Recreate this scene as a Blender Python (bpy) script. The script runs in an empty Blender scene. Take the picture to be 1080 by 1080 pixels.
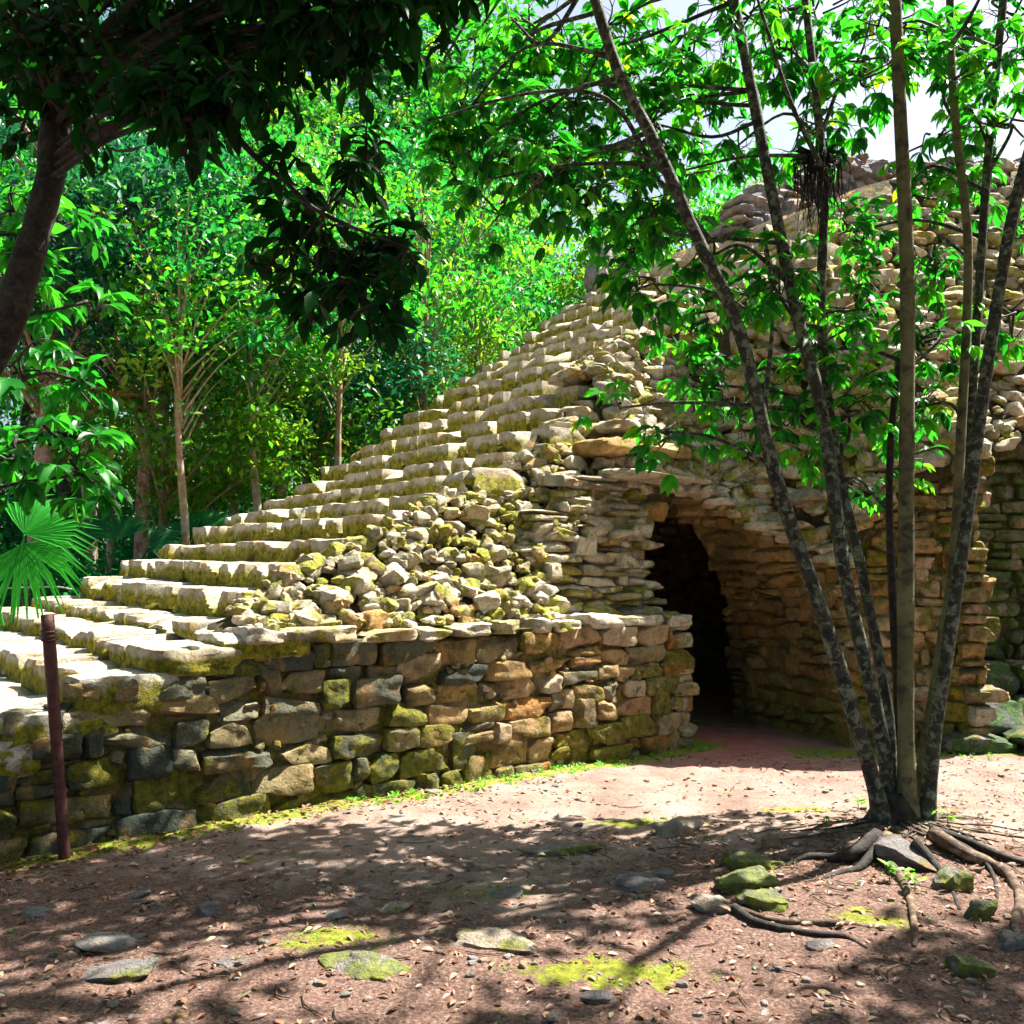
import bpy, math, random
import numpy as np
from mathutils import Vector

random.seed(7)
R = np.random.default_rng(11)
C = bpy.context.scene.collection
SC = bpy.context.scene

# ------------------------------------------------------------------ camera
EYE = 1.6
TH = math.atan(72 / 1000)
cam_d = bpy.data.cameras.new('camera')
cam = bpy.data.objects.new('camera', cam_d)
C.objects.link(cam)
cam.location = (0, 0, EYE)
cam.rotation_euler = (math.pi / 2 + TH, 0, 0)
cam_d.sensor_width = 36
cam_d.lens = 36 * 1000 / 1080
cam_d.clip_start = 0.05
cam_d.clip_end = 1000
SC.camera = cam


def ray(px, py):
    r = (px - 540) / 1000
    u = (540 - py) / 1000
    return np.array([r, math.cos(TH) - u * math.sin(TH), math.sin(TH) + u * math.cos(TH)])


def at(px, py, Y):
    d = ray(px, py)
    return d * (Y / d[1]) + np.array([0, 0, EYE])


def ground(px, py, z=0.0):
    d = ray(px, py)
    return d * ((z - EYE) / d[2]) + np.array([0, 0, EYE])


# ------------------------------------------------------------------ noise
def _hash(ix, iy, iz):
    h = (ix.astype(np.int64) * 374761393 + iy.astype(np.int64) * 668265263 + iz.astype(np.int64) * 2147483647) & 0xFFFFFFFF
    h = ((h ^ (h >> 13)) * 1274126177) & 0xFFFFFFFF
    h = (h ^ (h >> 16)) & 0xFFFFFF
    return h / float(0xFFFFFF) * 2 - 1


def vnoise(p):
    p = np.asarray(p, dtype=np.float64)
    i = np.floor(p)
    f = p - i
    f = f * f * (3 - 2 * f)
    x, y, z = i[..., 0], i[..., 1], i[..., 2]
    fx, fy, fz = f[..., 0], f[..., 1], f[..., 2]
    def c(a, b, d): return _hash(x + a, y + b, z + d)
    x00 = c(0, 0, 0) * (1 - fx) + c(1, 0, 0) * fx
    x10 = c(0, 1, 0) * (1 - fx) + c(1, 1, 0) * fx
    x01 = c(0, 0, 1) * (1 - fx) + c(1, 0, 1) * fx
    x11 = c(0, 1, 1) * (1 - fx) + c(1, 1, 1) * fx
    y0 = x00 * (1 - fy) + x10 * fy
    y1 = x01 * (1 - fy) + x11 * fy
    return y0 * (1 - fz) + y1 * fz


def fbm(p, o=3):
    a, s = 1.0, 0
    p = np.asarray(p, dtype=np.float64)
    for k in range(o):
        s = s + a * vnoise(p * (2.03 ** k) + 17.3 * k)
        a *= 0.5
    return s


def fbm1(x, o=2, seed=0.0):
    x = np.atleast_1d(np.asarray(x, float))
    return fbm(np.stack([x, np.full_like(x, seed), np.full_like(x, seed * 1.7)], -1), o)


def sstep(a, b, x):
    t = np.clip((np.asarray(x, float) - a) / (b - a), 0, 1)
    return t * t * (3 - 2 * t)


# ------------------------------------------------------------------ mesh building
class Acc:
    def __init__(s):
        s.V = []; s.F = {}; s.n = 0; s.A = {}
    def add(s, V, faces, **attrs):
        V = np.asarray(V, np.float32).reshape(-1, 3)
        for f in faces:
            f = np.asarray(f, np.int64)
            if len(f): s.F.setdefault(f.shape[1], []).append(f + s.n)
        s.V.append(V)
        for k, a in attrs.items():
            a = np.broadcast_to(np.asarray(a, np.float32), (len(V),))
            s.A.setdefault(k, []).append((s.n, a))
        s.n += len(V)
    def build(s, name, mat, parent=None, smooth=True, origin=None):
        me = bpy.data.meshes.new(name)
        V = np.concatenate(s.V) if s.V else np.zeros((0, 3), np.float32)
        off = np.zeros(3)
        if parent is not None: off = np.array(wloc(parent))
        elif origin is not None: off = np.array(origin)
        V = (V - off).astype(np.float32)
        me.vertices.add(len(V))
        me.vertices.foreach_set('co', V.ravel())
        loops = []; starts = []; tot = 0
        for k, fs in s.F.items():
            f = np.concatenate(fs)
            loops.append(f.ravel())
            starts.append(tot + np.arange(len(f)) * k)
            tot += f.size
        loops = np.concatenate(loops).astype(np.int32); starts = np.concatenate(starts).astype(np.int32)
        me.loops.add(tot); me.loops.foreach_set('vertex_index', loops)
        me.polygons.add(len(starts)); me.polygons.foreach_set('loop_start', starts)
        me.update(calc_edges=True)
        me.polygons.foreach_set('use_smooth', np.full(len(starts), smooth, dtype=bool))
        for k, lst in s.A.items():
            arr = np.zeros(len(V), np.float32)
            for n0, a in lst: arr[n0:n0 + len(a)] = a
            at_ = me.attributes.new(k, 'FLOAT', 'POINT'); at_.data.foreach_set('value', arr)
        if 'hz' in s.A: me.set_sharp_from_angle(angle=math.radians(34))
        me.materials.append(mat)
        o = bpy.data.objects.new(name, me); C.objects.link(o)
        if parent is not None:
            o.parent = parent
        elif origin is not None:
            o.location = tuple(float(q) for q in origin)
        return o


def wloc(o):
    l = Vector((0, 0, 0))
    while o is not None:
        l = l + Vector(o.location); o = o.parent
    return l


def thing(name, label, cat, loc, group=None):
    o = bpy.data.objects.new(name, None); C.objects.link(o)
    o.location = tuple(float(q) for q in loc); o.empty_display_size = 0.2
    o['label'] = label; o['category'] = cat
    if group: o['group'] = group
    return o


def tag(o, label=None, cat=None, group=None, kind=None):
    if label: o['label'] = label
    if cat: o['category'] = cat
    if group: o['group'] = group
    if kind: o['kind'] = kind
    return o


def cube_template(n):
    V = []; F = []
    idx = {}
    g = np.linspace(-1, 1, n + 1)
    def vid(p):
        k = tuple(np.round(p, 5))
        if k not in idx:
            idx[k] = len(V); V.append(p)
        return idx[k]
    for ax in range(3):
        for sg in (-1, 1):
            a, b = (ax + 1) % 3, (ax + 2) % 3
            for i in range(n):
                for j in range(n):
                    q = []
                    for (di, dj) in ((0, 0), (1, 0), (1, 1), (0, 1)):
                        p = [0, 0, 0]; p[ax] = sg; p[a] = g[i + di]; p[b] = g[j + dj]
                        q.append(vid(tuple(p)))
                    if sg < 0: q = q[::-1]
                    F.append(q)
    return np.array(V, float), np.array(F)


CT = {n: cube_template(n) for n in (2, 3, 4, 5, 6, 7, 8, 20)}


def stones(acc, cen, half, rot, n=5, k=5.0, cuts=5, amp=0.12, fine=0.03, tint=None, moss=0.5, freq=1.0, cr=(.72, 1.15)):
    """irregular hewn stones: rounded blocks, chipped by planes and roughened"""
    cen = np.asarray(cen, float); M = len(cen)
    if M == 0: return
    half = np.asarray(half, float); rot = np.asarray(rot, float)
    T, F = CT[n]
    kk = np.broadcast_to(np.asarray(k, float), (M,))
    A = np.abs(T)[None]
    nk = (A ** kk[:, None, None]).sum(-1) ** (1 / kk[:, None])
    P = T[None] / nk[..., None]                       # M,V,3 unit superquadric
    for c in range(cuts):
        nn = R.normal(size=(M, 3)); nn /= np.linalg.norm(nn, axis=1, keepdims=True)
        d = R.uniform(cr[0], cr[1], M)
        dist = np.einsum('mvk,mk->mv', P, nn) - d[:, None]
        P = P - np.maximum(dist, 0)[..., None] * nn[:, None, :]
    HZ = P[..., 2].copy()
    seed = R.uniform(0, 900, (M, 1, 3))
    Q = P * half[:, None, :]
    sc = half.mean(1)[:, None]
    n1 = fbm(P * 1.3 * freq + seed, 2)
    n2 = fbm(Q * 16.0 + seed * 3.1, 2)
    P = P * (1 + amp * n1)[..., None]
    Q = P * half[:, None, :]
    nrm = P / (np.linalg.norm(P, axis=-1, keepdims=True) + 1e-6)
    Q = Q + nrm * (n2 * fine * 1.0 * np.minimum(sc, 0.2) * 3)[..., None]
    W = np.einsum('mvk,mjk->mvj', Q, rot) + cen[:, None, :]
    nv = T.shape[0]
    FF = (F[None] + (np.arange(M) * nv)[:, None, None]).reshape(-1, 4)
    if tint is None: tint = R.uniform(0, 1, M)
    tint = np.broadcast_to(tint, (M,)); moss = np.broadcast_to(moss, (M,))
    acc.add(W.reshape(-1, 3), [FF], tint=np.repeat(tint, nv), moss=np.repeat(moss, nv), hz=HZ.reshape(-1))


def rotz_frame(Tu, Tv, Nn, jit=0.05):
    """columns Tu,Nn,Tv -> local x,y,z, with jitter"""
    M = len(Tu)
    a = R.normal(0, jit, (M, 3))
    B = np.stack([Tu, Nn, Tv], -1)
    cx, sx = np.cos(a[:, 0]), np.sin(a[:, 0]); cy, sy = np.cos(a[:, 1]), np.sin(a[:, 1]); cz, sz = np.cos(a[:, 2]), np.sin(a[:, 2])
    o = np.zeros(M); l = np.ones(M)
    Rx = np.stack([np.stack([l, o, o], -1), np.stack([o, cx, -sx], -1), np.stack([o, sx, cx], -1)], -2)
    Ry = np.stack([np.stack([cy, o, sy], -1), np.stack([o, l, o], -1), np.stack([-sy, o, cy], -1)], -2)
    Rz = np.stack([np.stack([cz, -sz, o], -1), np.stack([sz, cz, o], -1), np.stack([o, o, l], -1)], -2)
    return B @ Rx @ Ry @ Rz


def smooth_poly(pts, n):
    pts = np.asarray(pts, float)
    m = len(pts)
    P = np.vstack([2 * pts[0] - pts[1], pts, 2 * pts[-1] - pts[-2]])
    out = []
    for i in range(m - 1):
        p0, p1, p2, p3 = P[i], P[i + 1], P[i + 2], P[i + 3]
        for t in np.linspace(0, 1, n, endpoint=False):
            out.append(0.5 * ((2 * p1) + (-p0 + p2) * t + (2 * p0 - 5 * p1 + 4 * p2 - p3) * t * t + (-p0 + 3 * p1 - 3 * p2 + p3) * t ** 3))
    out.append(pts[-1])
    return np.array(out)


def tube(acc, pts, rad, sides=8, n=4, rough=0.0, cap=True, freq=4.0, **attrs):
    pts = np.asarray(pts, float); rad = np.broadcast_to(np.asarray(rad, float), (len(pts),))
    q = np.column_stack([pts, rad])
    q = smooth_poly(q, n) if n > 1 else q
    P, r = q[:, :3], np.maximum(q[:, 3], 0.0005)
    T = np.gradient(P, axis=0); T /= np.linalg.norm(T, axis=1, keepdims=True) + 1e-9
    u = np.cross(T[0], [0.3, 0.2, 1.0])
    if np.linalg.norm(u) < 1e-3: u = np.cross(T[0], [1, 0, 0])
    u /= np.linalg.norm(u)
    V = []
    for i in range(len(P)):
        u = u - T[i] * np.dot(u, T[i]); u /= np.linalg.norm(u) + 1e-9
        v = np.cross(T[i], u)
        a = np.arange(sides) / sides * 2 * math.pi
        V.append(P[i] + r[i] * (np.cos(a)[:, None] * u + np.sin(a)[:, None] * v))
    V = np.array(V)
    if rough:
        nz = fbm(V * freq + 5.1, 2)
        cdir = V - P[:, None, :]
        V = V + cdir * (nz * rough)[..., None]
    k = len(P)
    i = np.arange(k - 1)[:, None]; j = np.arange(sides)[None]
    F = np.stack([i * sides + j, i * sides + (j + 1) % sides, (i + 1) * sides + (j + 1) % sides, (i + 1) * sides + j], -1).reshape(-1, 4)
    VV = np.vstack([V.reshape(-1, 3), P[:1], P[-1:]])
    c0, c1 = k * sides, k * sides + 1
    jj = np.arange(sides)
    F3 = np.vstack([np.stack([np.full(sides, c0), (jj + 1) % sides, jj], -1),
                    np.stack([np.full(sides, c1), (k - 1) * sides + jj, (k - 1) * sides + (jj + 1) % sides], -1)])
    acc.add(VV, [F, F3], **attrs)


# ------------------------------------------------------------------ leaves
LV = np.array([[0, 0, 0], [-.30, .22, .06], [0, .25, 0], [.30, .22, .06], [-.5, .48, .07], [0, .5, -.01], [.5, .48, .07],
               [-.32, .76, .0], [0, .78, -.06], [.32, .76, .0], [0, 1.0, -.14]], float)
LF4 = np.array([[1, 2, 5, 4], [2, 3, 6, 5], [4, 5, 8, 7], [5, 6, 9, 8]])
LF3 = np.array([[0, 2, 1], [0, 3, 2], [7, 8, 10], [8, 9, 10]])
DV = np.array([[0, 0, 0], [-.5, .45, .1], [0, 1, -.05], [.5, .45, .1]], float)
DF = np.array([[0, 3, 2], [0, 2, 1]])


def leaves(acc, base, direc, up, L, Wd, tint, detail=True):
    base = np.asarray(base, float); M = len(base)
    if not M: return
    d = np.asarray(direc, float); d = d / (np.linalg.norm(d, axis=1, keepdims=True) + 1e-9)
    up = np.asarray(up, float)
    x = np.cross(d, up); x /= np.linalg.norm(x, axis=1, keepdims=True) + 1e-9
    z = np.cross(x, d)
    T = LV if detail else DV
    L = np.broadcast_to(L, (M,)); Wd = np.broadcast_to(Wd, (M,)); tint = np.broadcast_to(tint, (M,))
    cur = R.uniform(0.3, 2.2, M) if detail else np.ones(M)
    P = base[:, None] + T[None, :, 0, None] * (x * Wd[:, None])[:, None] + T[None, :, 1, None] * (d * L[:, None])[:, None] \
        + (T[None, :, 2] * cur[:, None])[..., None] * (z * L[:, None])[:, None]
    nv = len(T); o = (np.arange(M) * nv)[:, None, None]
    fs = [(LF4[None] + o).reshape(-1, 4), (LF3[None] + o).reshape(-1, 3)] if detail else [(DF[None] + o).reshape(-1, 3)]
    acc.add(P.reshape(-1, 3), fs, tint=np.repeat(tint, nv))


def unit(v):
    v = np.asarray(v, float)
    return v / (np.linalg.norm(v, axis=-1, keepdims=True) + 1e-9)


# ------------------------------------------------------------------ materials
def new_mat(name):
    m = bpy.data.materials.new(name); m.use_nodes = True
    nt = m.node_tree; nt.nodes.clear()
    return m, nt


class NB:
    def __init__(s, nt): s.nt = nt
    def n(s, t, **kw):
        nd = s.nt.nodes.new(t)
        for k, v in kw.items(): setattr(nd, k, v)
        return nd
    def set(s, sock, v):
        if hasattr(v, 'bl_idname') or isinstance(v, bpy.types.NodeSocket): s.nt.links.new(v, sock)
        else: sock.default_value = v
    def noise(s, vec, scale, detail=4, rough=.55, dist=0.0):
        nd = s.n('ShaderNodeTexNoise'); s.set(nd.inputs['Vector'], vec); nd.inputs['Scale'].default_value = scale
        nd.inputs['Detail'].default_value = detail; nd.inputs['Roughness'].default_value = rough; nd.inputs['Distortion'].default_value = dist
        return nd.outputs['Fac']
    def ramp(s, fac, stops, interp='LINEAR'):
        nd = s.n('ShaderNodeValToRGB'); s.set(nd.inputs[0], fac); cr = nd.color_ramp; cr.interpolation = interp
        while len(cr.elements) < len(stops): cr.elements.new(0.5)
        for e, (p, c) in zip(cr.elements, stops):
            e.position = p
            e.color = (c, c, c, 1) if isinstance(c, (int, float)) else (*c, 1)
        return nd.outputs[0]
    def math(s, op, a, b=0.0, clamp=False):
        nd = s.n('ShaderNodeMath', operation=op, use_clamp=clamp); s.set(nd.inputs[0], a); s.set(nd.inputs[1], b); return nd.outputs[0]
    def mix(s, fac, a, b, mode='MIX'):
        nd = s.n('ShaderNodeMix', data_type='RGBA', blend_type=mode)
        s.set(nd.inputs['Factor'], fac)
        for k, v in ((6, a), (7, b)):
            s.set(nd.inputs[k], (*v, 1) if isinstance(v, tuple) and len(v) == 3 else v)
        return nd.outputs[2]
    def attr(s, name): return s.n('ShaderNodeAttribute', attribute_name=name).outputs['Fac']
    def co(s): return s.n('ShaderNodeTexCoord').outputs['Object']


def stone_mat(name, pal, moss_gain=1.0, riser=False, dark=0.45, mosscol=((.055, .075, .008), (.30, .27, .015)), mthr=0.5):
    m, nt = new_mat(name); b = NB(nt)
    co = b.co(); tint = b.attr('tint'); mo = b.attr('moss')
    base = b.ramp(tint, pal)
    var = b.noise(co, 9, 6, .65)
    base = b.mix(1.0, base, b.ramp(var, [(.25, (.42, .38, .32)), (.5, (.9, .88, .85)), (.75, (1.15, 1.12, 1.08))]), 'MULTIPLY')
    och = b.ramp(b.noise(co, 4.3, 5, .6, .4), [(.52, 0.0), (.66, .75)])
    base = b.mix(och, base, (.52, .30, .10))
    geo = b.n('ShaderNodeNewGeometry')
    sx = b.n('ShaderNodeSeparateXYZ'); nt.links.new(geo.outputs['Normal'], sx.inputs[0])
    nz = sx.outputs['Z']
    if riser:
        side = b.ramp(b.math('ABSOLUTE', nz), [(.45, 1.0), (.85, .12)])
        hzn = b.math('ADD', b.attr('hz'), b.math('MULTIPLY', b.math('SUBTRACT', b.noise(co, 5, 5, .7), .5), 1.8))
        side = b.math('MULTIPLY', side, b.ramp(hzn, [(.25, 1.0), (.62, .10)]))
    else:
        side = b.ramp(nz, [(.0, .8), (.5, 1.0), (.95, .75)])
    dk = b.math('MULTIPLY', b.ramp(b.noise(co, 2.2, 7, .7, .3), [(.50, 0.0), (.62, 1.0)]), dark)
    base = b.mix(dk, base, (.045, .05, .032))
    mn = b.noise(co, 6.5, 7, .68, .2)
    mn = b.math('ADD', mn, b.math('MULTIPLY', b.math('SUBTRACT', mo, .5), .42))
    mk = b.ramp(mn, [(mthr, 0.0), (mthr + .07, 1.0)])
    mk = b.math('MULTIPLY', b.math('MULTIPLY', mk, side), moss_gain, True)
    mc = b.mix(b.ramp(b.noise(co, 17, 5, .7), [(.36, 0.0), (.64, 1.0)]), mosscol[0], mosscol[1])
    col = b.mix(mk, base, mc)
    pit = b.ramp(b.noise(co, 55, 4, .7), [(.33, .35), (.48, 1.0)])
    col = b.mix(.7, col, pit, 'MULTIPLY')
    bs = b.n('ShaderNodeBsdfPrincipled'); b.set(bs.inputs['Base Color'], col)
    bs.inputs['Roughness'].default_value = .85; bs.inputs['Specular IOR Level'].default_value = .25
    h = b.math('ADD', b.noise(co, 22, 8, .72), b.math('MULTIPLY', b.noise(co, 75, 4, .7), .4))
    h = b.math('ADD', h, b.math('MULTIPLY', mk, .3))
    bp = b.n('ShaderNodeBump'); bp.inputs['Strength'].default_value = 1.0; bp.inputs['Distance'].default_value = .05
    b.set(bp.inputs['Height'], h); nt.links.new(bp.outputs[0], bs.inputs['Normal'])
    out = b.n('ShaderNodeOutputMaterial'); nt.links.new(bs.outputs[0], out.inputs[0])
    return m


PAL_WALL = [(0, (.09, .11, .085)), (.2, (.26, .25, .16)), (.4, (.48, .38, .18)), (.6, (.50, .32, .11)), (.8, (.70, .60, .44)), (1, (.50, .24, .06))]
PAL_RUB = [(0, (.42, .39, .29)), (.25, (.70, .64, .49)), (.6, (.84, .78, .66)), (.8, (.70, .54, .28)), (1, (.58, .35, .13))]
PAL_TOP = [(0, (.30, .28, .34)), (.5, (.40, .37, .42)), (1, (.52, .46, .46))]
M_wall = stone_mat('mossy limestone masonry', PAL_WALL, 1.0, dark=.75)
M_inner = stone_mat('ochre passage masonry', [(0, (.28, .19, .09)), (.4, (.42, .27, .11)), (.7, (.48, .34, .16)), (1, (.36, .18, .06))], .7, dark=.6)  # palette darkened to put some of the passage's shade into the stone
M_step = stone_mat('bleached step stone', [(0, (.66, .60, .50)), (.5, (.80, .74, .66)), (1, (.72, .61, .44))], 1.0, riser=True, dark=.25,
                   mosscol=((.11, .12, .010), (.50, .43, .03)), mthr=.35)
M_rub = stone_mat('bleached rubble stone', PAL_RUB, .95, dark=.3, mosscol=((.11, .13, .008), (.52, .50, .02)), mthr=.49)
M_temple = stone_mat('grey weathered temple stone', PAL_TOP, .25, dark=.5)
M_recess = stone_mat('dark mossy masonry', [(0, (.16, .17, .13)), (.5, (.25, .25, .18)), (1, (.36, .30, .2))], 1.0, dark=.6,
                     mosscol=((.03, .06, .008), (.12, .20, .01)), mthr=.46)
M_slab = stone_mat('moss carpeted slab', [(0, (.08, .085, .08)), (1, (.22, .22, .23))], .95, dark=.6,  # mossy stone, its colours lowered to stand in for shade on the ledges
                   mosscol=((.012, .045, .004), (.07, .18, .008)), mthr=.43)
M_rock = stone_mat('loose grey rock', [(0, (.20, .19, .20)), (.5, (.36, .33, .32)), (.8, (.50, .42, .34)), (1, (.40, .24, .16))], 1.0, dark=.35,
                   mosscol=((.06, .10, .008), (.24, .28, .015)), mthr=.56)


def simple(name, col, rough=.8, bump=0, scale=30, var=None, metal=0, spec=.3):
    m, nt = new_mat(name); b = NB(nt); co = b.co()
    bs = b.n('ShaderNodeBsdfPrincipled')
    c = b.ramp(b.noise(co, scale, 6, .65), [(.3, col), (.7, var or col)])
    b.set(bs.inputs['Base Color'], c); bs.inputs['Roughness'].default_value = rough; bs.inputs['Metallic'].default_value = metal
    bs.inputs['Specular IOR Level'].default_value = spec
    if bump:
        bp = b.n('ShaderNodeBump'); bp.inputs['Distance'].default_value = bump; bp.inputs['Strength'].default_value = .8
        b.set(bp.inputs['Height'], b.noise(co, scale * 1.7, 6, .7)); nt.links.new(bp.outputs[0], bs.inputs['Normal'])
    out = b.n('ShaderNodeOutputMaterial'); nt.links.new(bs.outputs[0], out.inputs[0])
    return m


def leaf_mat(name, stops, trans=.45, tmul=(1.3, 1.5, .5), gloss=.35):
    m, nt = new_mat(name); b = NB(nt)
    tint = b.attr('tint')
    col = b.ramp(tint, stops)
    bs = b.n('ShaderNodeBsdfPrincipled'); b.set(bs.inputs['Base Color'], col)
    bs.inputs['Roughness'].default_value = .42; bs.inputs['Specular IOR Level'].default_value = gloss
    tr = b.n('ShaderNodeBsdfTranslucent'); tc = b.mix(1.0, col, tmul, 'MULTIPLY'); b.set(tr.inputs[0], tc)
    mx = b.n('ShaderNodeMixShader'); mx.inputs[0].default_value = trans
    nt.links.new(bs.outputs[0], mx.inputs[1]); nt.links.new(tr.outputs[0], mx.inputs[2])
    out = b.n('ShaderNodeOutputMaterial'); nt.links.new(mx.outputs[0], out.inputs[0])
    return m


L_main = leaf_mat('vivid green leaf', [(0, (.012, .10, .016)), (.35, (.015, .20, .025)), (.6, (.04, .28, .02)), (.9, (.12, .38, .02)), (1, (.42, .40, .02))], .55, (1.5, 1.7, .6))
L_dark = leaf_mat('shade darkened leaf', [(0, (.004, .028, .007)), (.8, (.010, .07, .012)), (1, (.025, .14, .02))], .28, (1.2, 1.6, .5), .08)  # backlit silhouette shade is put into this leaf colour
L_for = leaf_mat('forest leaf', [(0, (.006, .085, .035)), (.35, (.010, .17, .05)), (.7, (.04, .32, .025)), (.95, (.14, .42, .02)), (1, (.34, .42, .03))], .5, (1.5, 1.7, .7))
L_teal = leaf_mat('blue green forest leaf', [(0, (.004, .05, .03)), (.5, (.010, .12, .06)), (.9, (.03, .22, .08)), (1, (.10, .30, .06))], .4, (1.3, 1.5, .9))
L_yel = leaf_mat('yellow green forest leaf', [(0, (.02, .12, .02)), (.4, (.07, .26, .025)), (.8, (.15, .34, .03)), (1, (.28, .36, .04))], .5, (1.4, 1.4, .6))
L_deep = leaf_mat('deep green forest leaf', [(0, (.003, .04, .012)), (.6, (.010, .12, .025)), (1, (.04, .24, .03))], .4, (1.4, 1.6, .6))
L_palm = leaf_mat('fan palm leaf', [(0, (.006, .09, .025)), (1, (.03, .30, .03))], .4, (1.4, 1.6, .6), .2)
L_moss = leaf_mat('seedling leaf', [(0, (.05, .22, .01)), (1, (.20, .42, .02))], .4)
L_bro = leaf_mat('bromeliad blade', [(0, (.30, .22, .03)), (1, (.55, .35, .05))], .4, (1.3, 1.2, .5))
L_lit = leaf_mat('dead leaf', [(0, (.07, .03, .02)), (.4, (.18, .07, .04)), (.75, (.34, .18, .11)), (.93, (.45, .30, .2)), (1, (.03, .28, .06))], .1)


def bark_mat(name, a, bcol, patch, scale=9):
    m, nt = new_mat(name); b = NB(nt); co = b.co()
    c = b.mix(b.ramp(b.noise(co, scale, 6, .65), [(.4, 0.0), (.6, 1.0)]), a, bcol)
    pk = b.ramp(b.noise(co, scale * 1.6, 5, .6, .6), [(.49, 0.0), (.64, 1.0)])
    c = b.mix(pk, c, patch)
    bs = b.n('ShaderNodeBsdfPrincipled'); b.set(bs.inputs['Base Color'], c); bs.inputs['Roughness'].default_value = .75
    bs.inputs['Specular IOR Level'].default_value = .25
    bp = b.n('ShaderNodeBump'); bp.inputs['Distance'].default_value = .012; bp.inputs['Strength'].default_value = .8
    b.set(bp.inputs['Height'], b.noise(co, 45, 6, .7)); nt.links.new(bp.outputs[0], bs.inputs['Normal'])
    out = b.n('ShaderNodeOutputMaterial'); nt.links.new(bs.outputs[0], out.inputs[0])
    return m


B_main = bark_mat('blotched bark', (.018, .017, .015), (.045, .046, .032), (.17, .20, .14), 13)
B_pale = bark_mat('pale olive bark', (.10, .10, .045), (.17, .16, .075), (.045, .04, .03), 6)
B_dark = bark_mat('dark bark', (.012, .009, .008), (.030, .022, .018), (.05, .045, .035), 14)
B_root = bark_mat('root bark', (.05, .03, .02), (.12, .075, .05), (.22, .16, .10), 12)
B_red = bark_mat('peeling red bark', (.22, .08, .06), (.38, .24, .20), (.40, .36, .34), 6)
B_for = bark_mat('pale forest bark', (.26, .20, .12), (.40, .34, .26), (.32, .14, .05), 4)
M_rust = simple('rusted steel', (.028, .012, .011), .6, .008, 22, (.13, .042, .032), .1)
M_cord = simple('pale cord', (.6, .55, .42), .8)
M_core = stone_mat('earth and mortar fill', [(0, (.07, .05, .03)), (1, (.13, .10, .05))], .9, dark=.6, mosscol=((.03, .04, .004), (.12, .13, .01)), mthr=.52)

# ------------------------------------------------------------------ pyramid frame: t along the side wall, s into the building
PB0 = ground(250, 865); PB1 = ground(730, 785)
Wd = unit((PB1 - PB0) * [1, 1, 0]); Nd = np.array([-Wd[1], Wd[0], 0.0])
WL = float(np.linalg.norm((PB1 - PB0)[:2]))
UP = np.array([0, 0, 1.0])


def P_(t, s, z):
    t = np.asarray(t, float); s = np.asarray(s, float); z = np.asarray(z, float)
    t, s, z = np.broadcast_arrays(t, s, z)
    return np.array([PB0[0], PB0[1], 0]) + t[..., None] * Wd + s[..., None] * Nd + z[..., None] * UP


def ts(p):
    r = (np.asarray(p, float) - PB0) * [1, 1, 0]
    return float(r @ Wd), float(r @ Nd)


ZW = 1.24
_T = [-3.0, -2.3, -1.43, -1.0, -.55, -.05, .42, .9, 1.35, 3.4, 6.3, 9.1, 13, 20]
_Z = [.28, .5, .83, 1.0, 1.14, 1.28, 1.50, 1.74, 1.95, 3.02, 5.0, 6.95, 9.8, 14]
def zst(t): return np.interp(t, _T, _Z)


def fpt(px, py, Y):
    p = at(px, py, Y); t, s = ts(p); return (t, s, p[2])


TE = WL
edge_pts = [(TE + .03, .44, 2.66), fpt(745, 524, 9.95), fpt(830, 568, 9.8), fpt(893, 596, 9.38)]
pier_top = [fpt(912, 556, 9.32), fpt(950, 522, 9.22), fpt(984, 503, 9.15), fpt(1040, 480, 9.08)]
recess = [ts((4.75, 10.4, 0)) + (3.0,), ts((9.5, 10.9, 0)) + (3.1,), ts((16, 11.4, 0)) + (3.2,)]
FB = np.array([(-4, 0, 0), (TE, 0, ZW)] + edge_pts + pier_top + recess)
for i in range(1, len(FB)): FB[i, 0] = max(FB[i, 0], FB[i - 1, 0] + .02)
def sf(t): return np.interp(t, FB[:, 0], FB[:, 1])
def zf(t): return np.where(np.asarray(t) < TE, ZW, np.interp(t, FB[:, 0], FB[:, 2]))
CAP = 7.2
def capf(t): return np.interp(t, [0, 9.4, 10, 13, 20], [7.2, 7.2, 7.3, 7.75, 8.1])


def Hz(t, d):
    """height of the building mass d metres behind its front line at t"""
    t = np.asarray(t, float); d = np.asarray(d, float)
    low = np.clip((zst(t) - ZW) / .50, 0.05, 1.7)
    J = sstep(2.9, 3.7, t) * .78
    left = ZW + np.maximum(d - .16, 0) * low * .92 + J * sstep(.38, .44, d)
    left = np.where(t > 2.9, ZW + J * sstep(.38, .44, d) + np.maximum(d - .2 - .22 * sstep(2.9, 3.7, t), 0) * low, left)
    right = zf(t) + 1.5 * d
    z = np.where(t < TE, left, right)
    z = np.where(t < 0, 99, z)
    return np.minimum(z, np.minimum(zst(t), capf(t)))


py = thing('stepped_pyramid', 'ruined limestone step pyramid with mossy stairs, rubble slope and vaulted passage', 'pyramid', P_(2, 2, 0))

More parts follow.
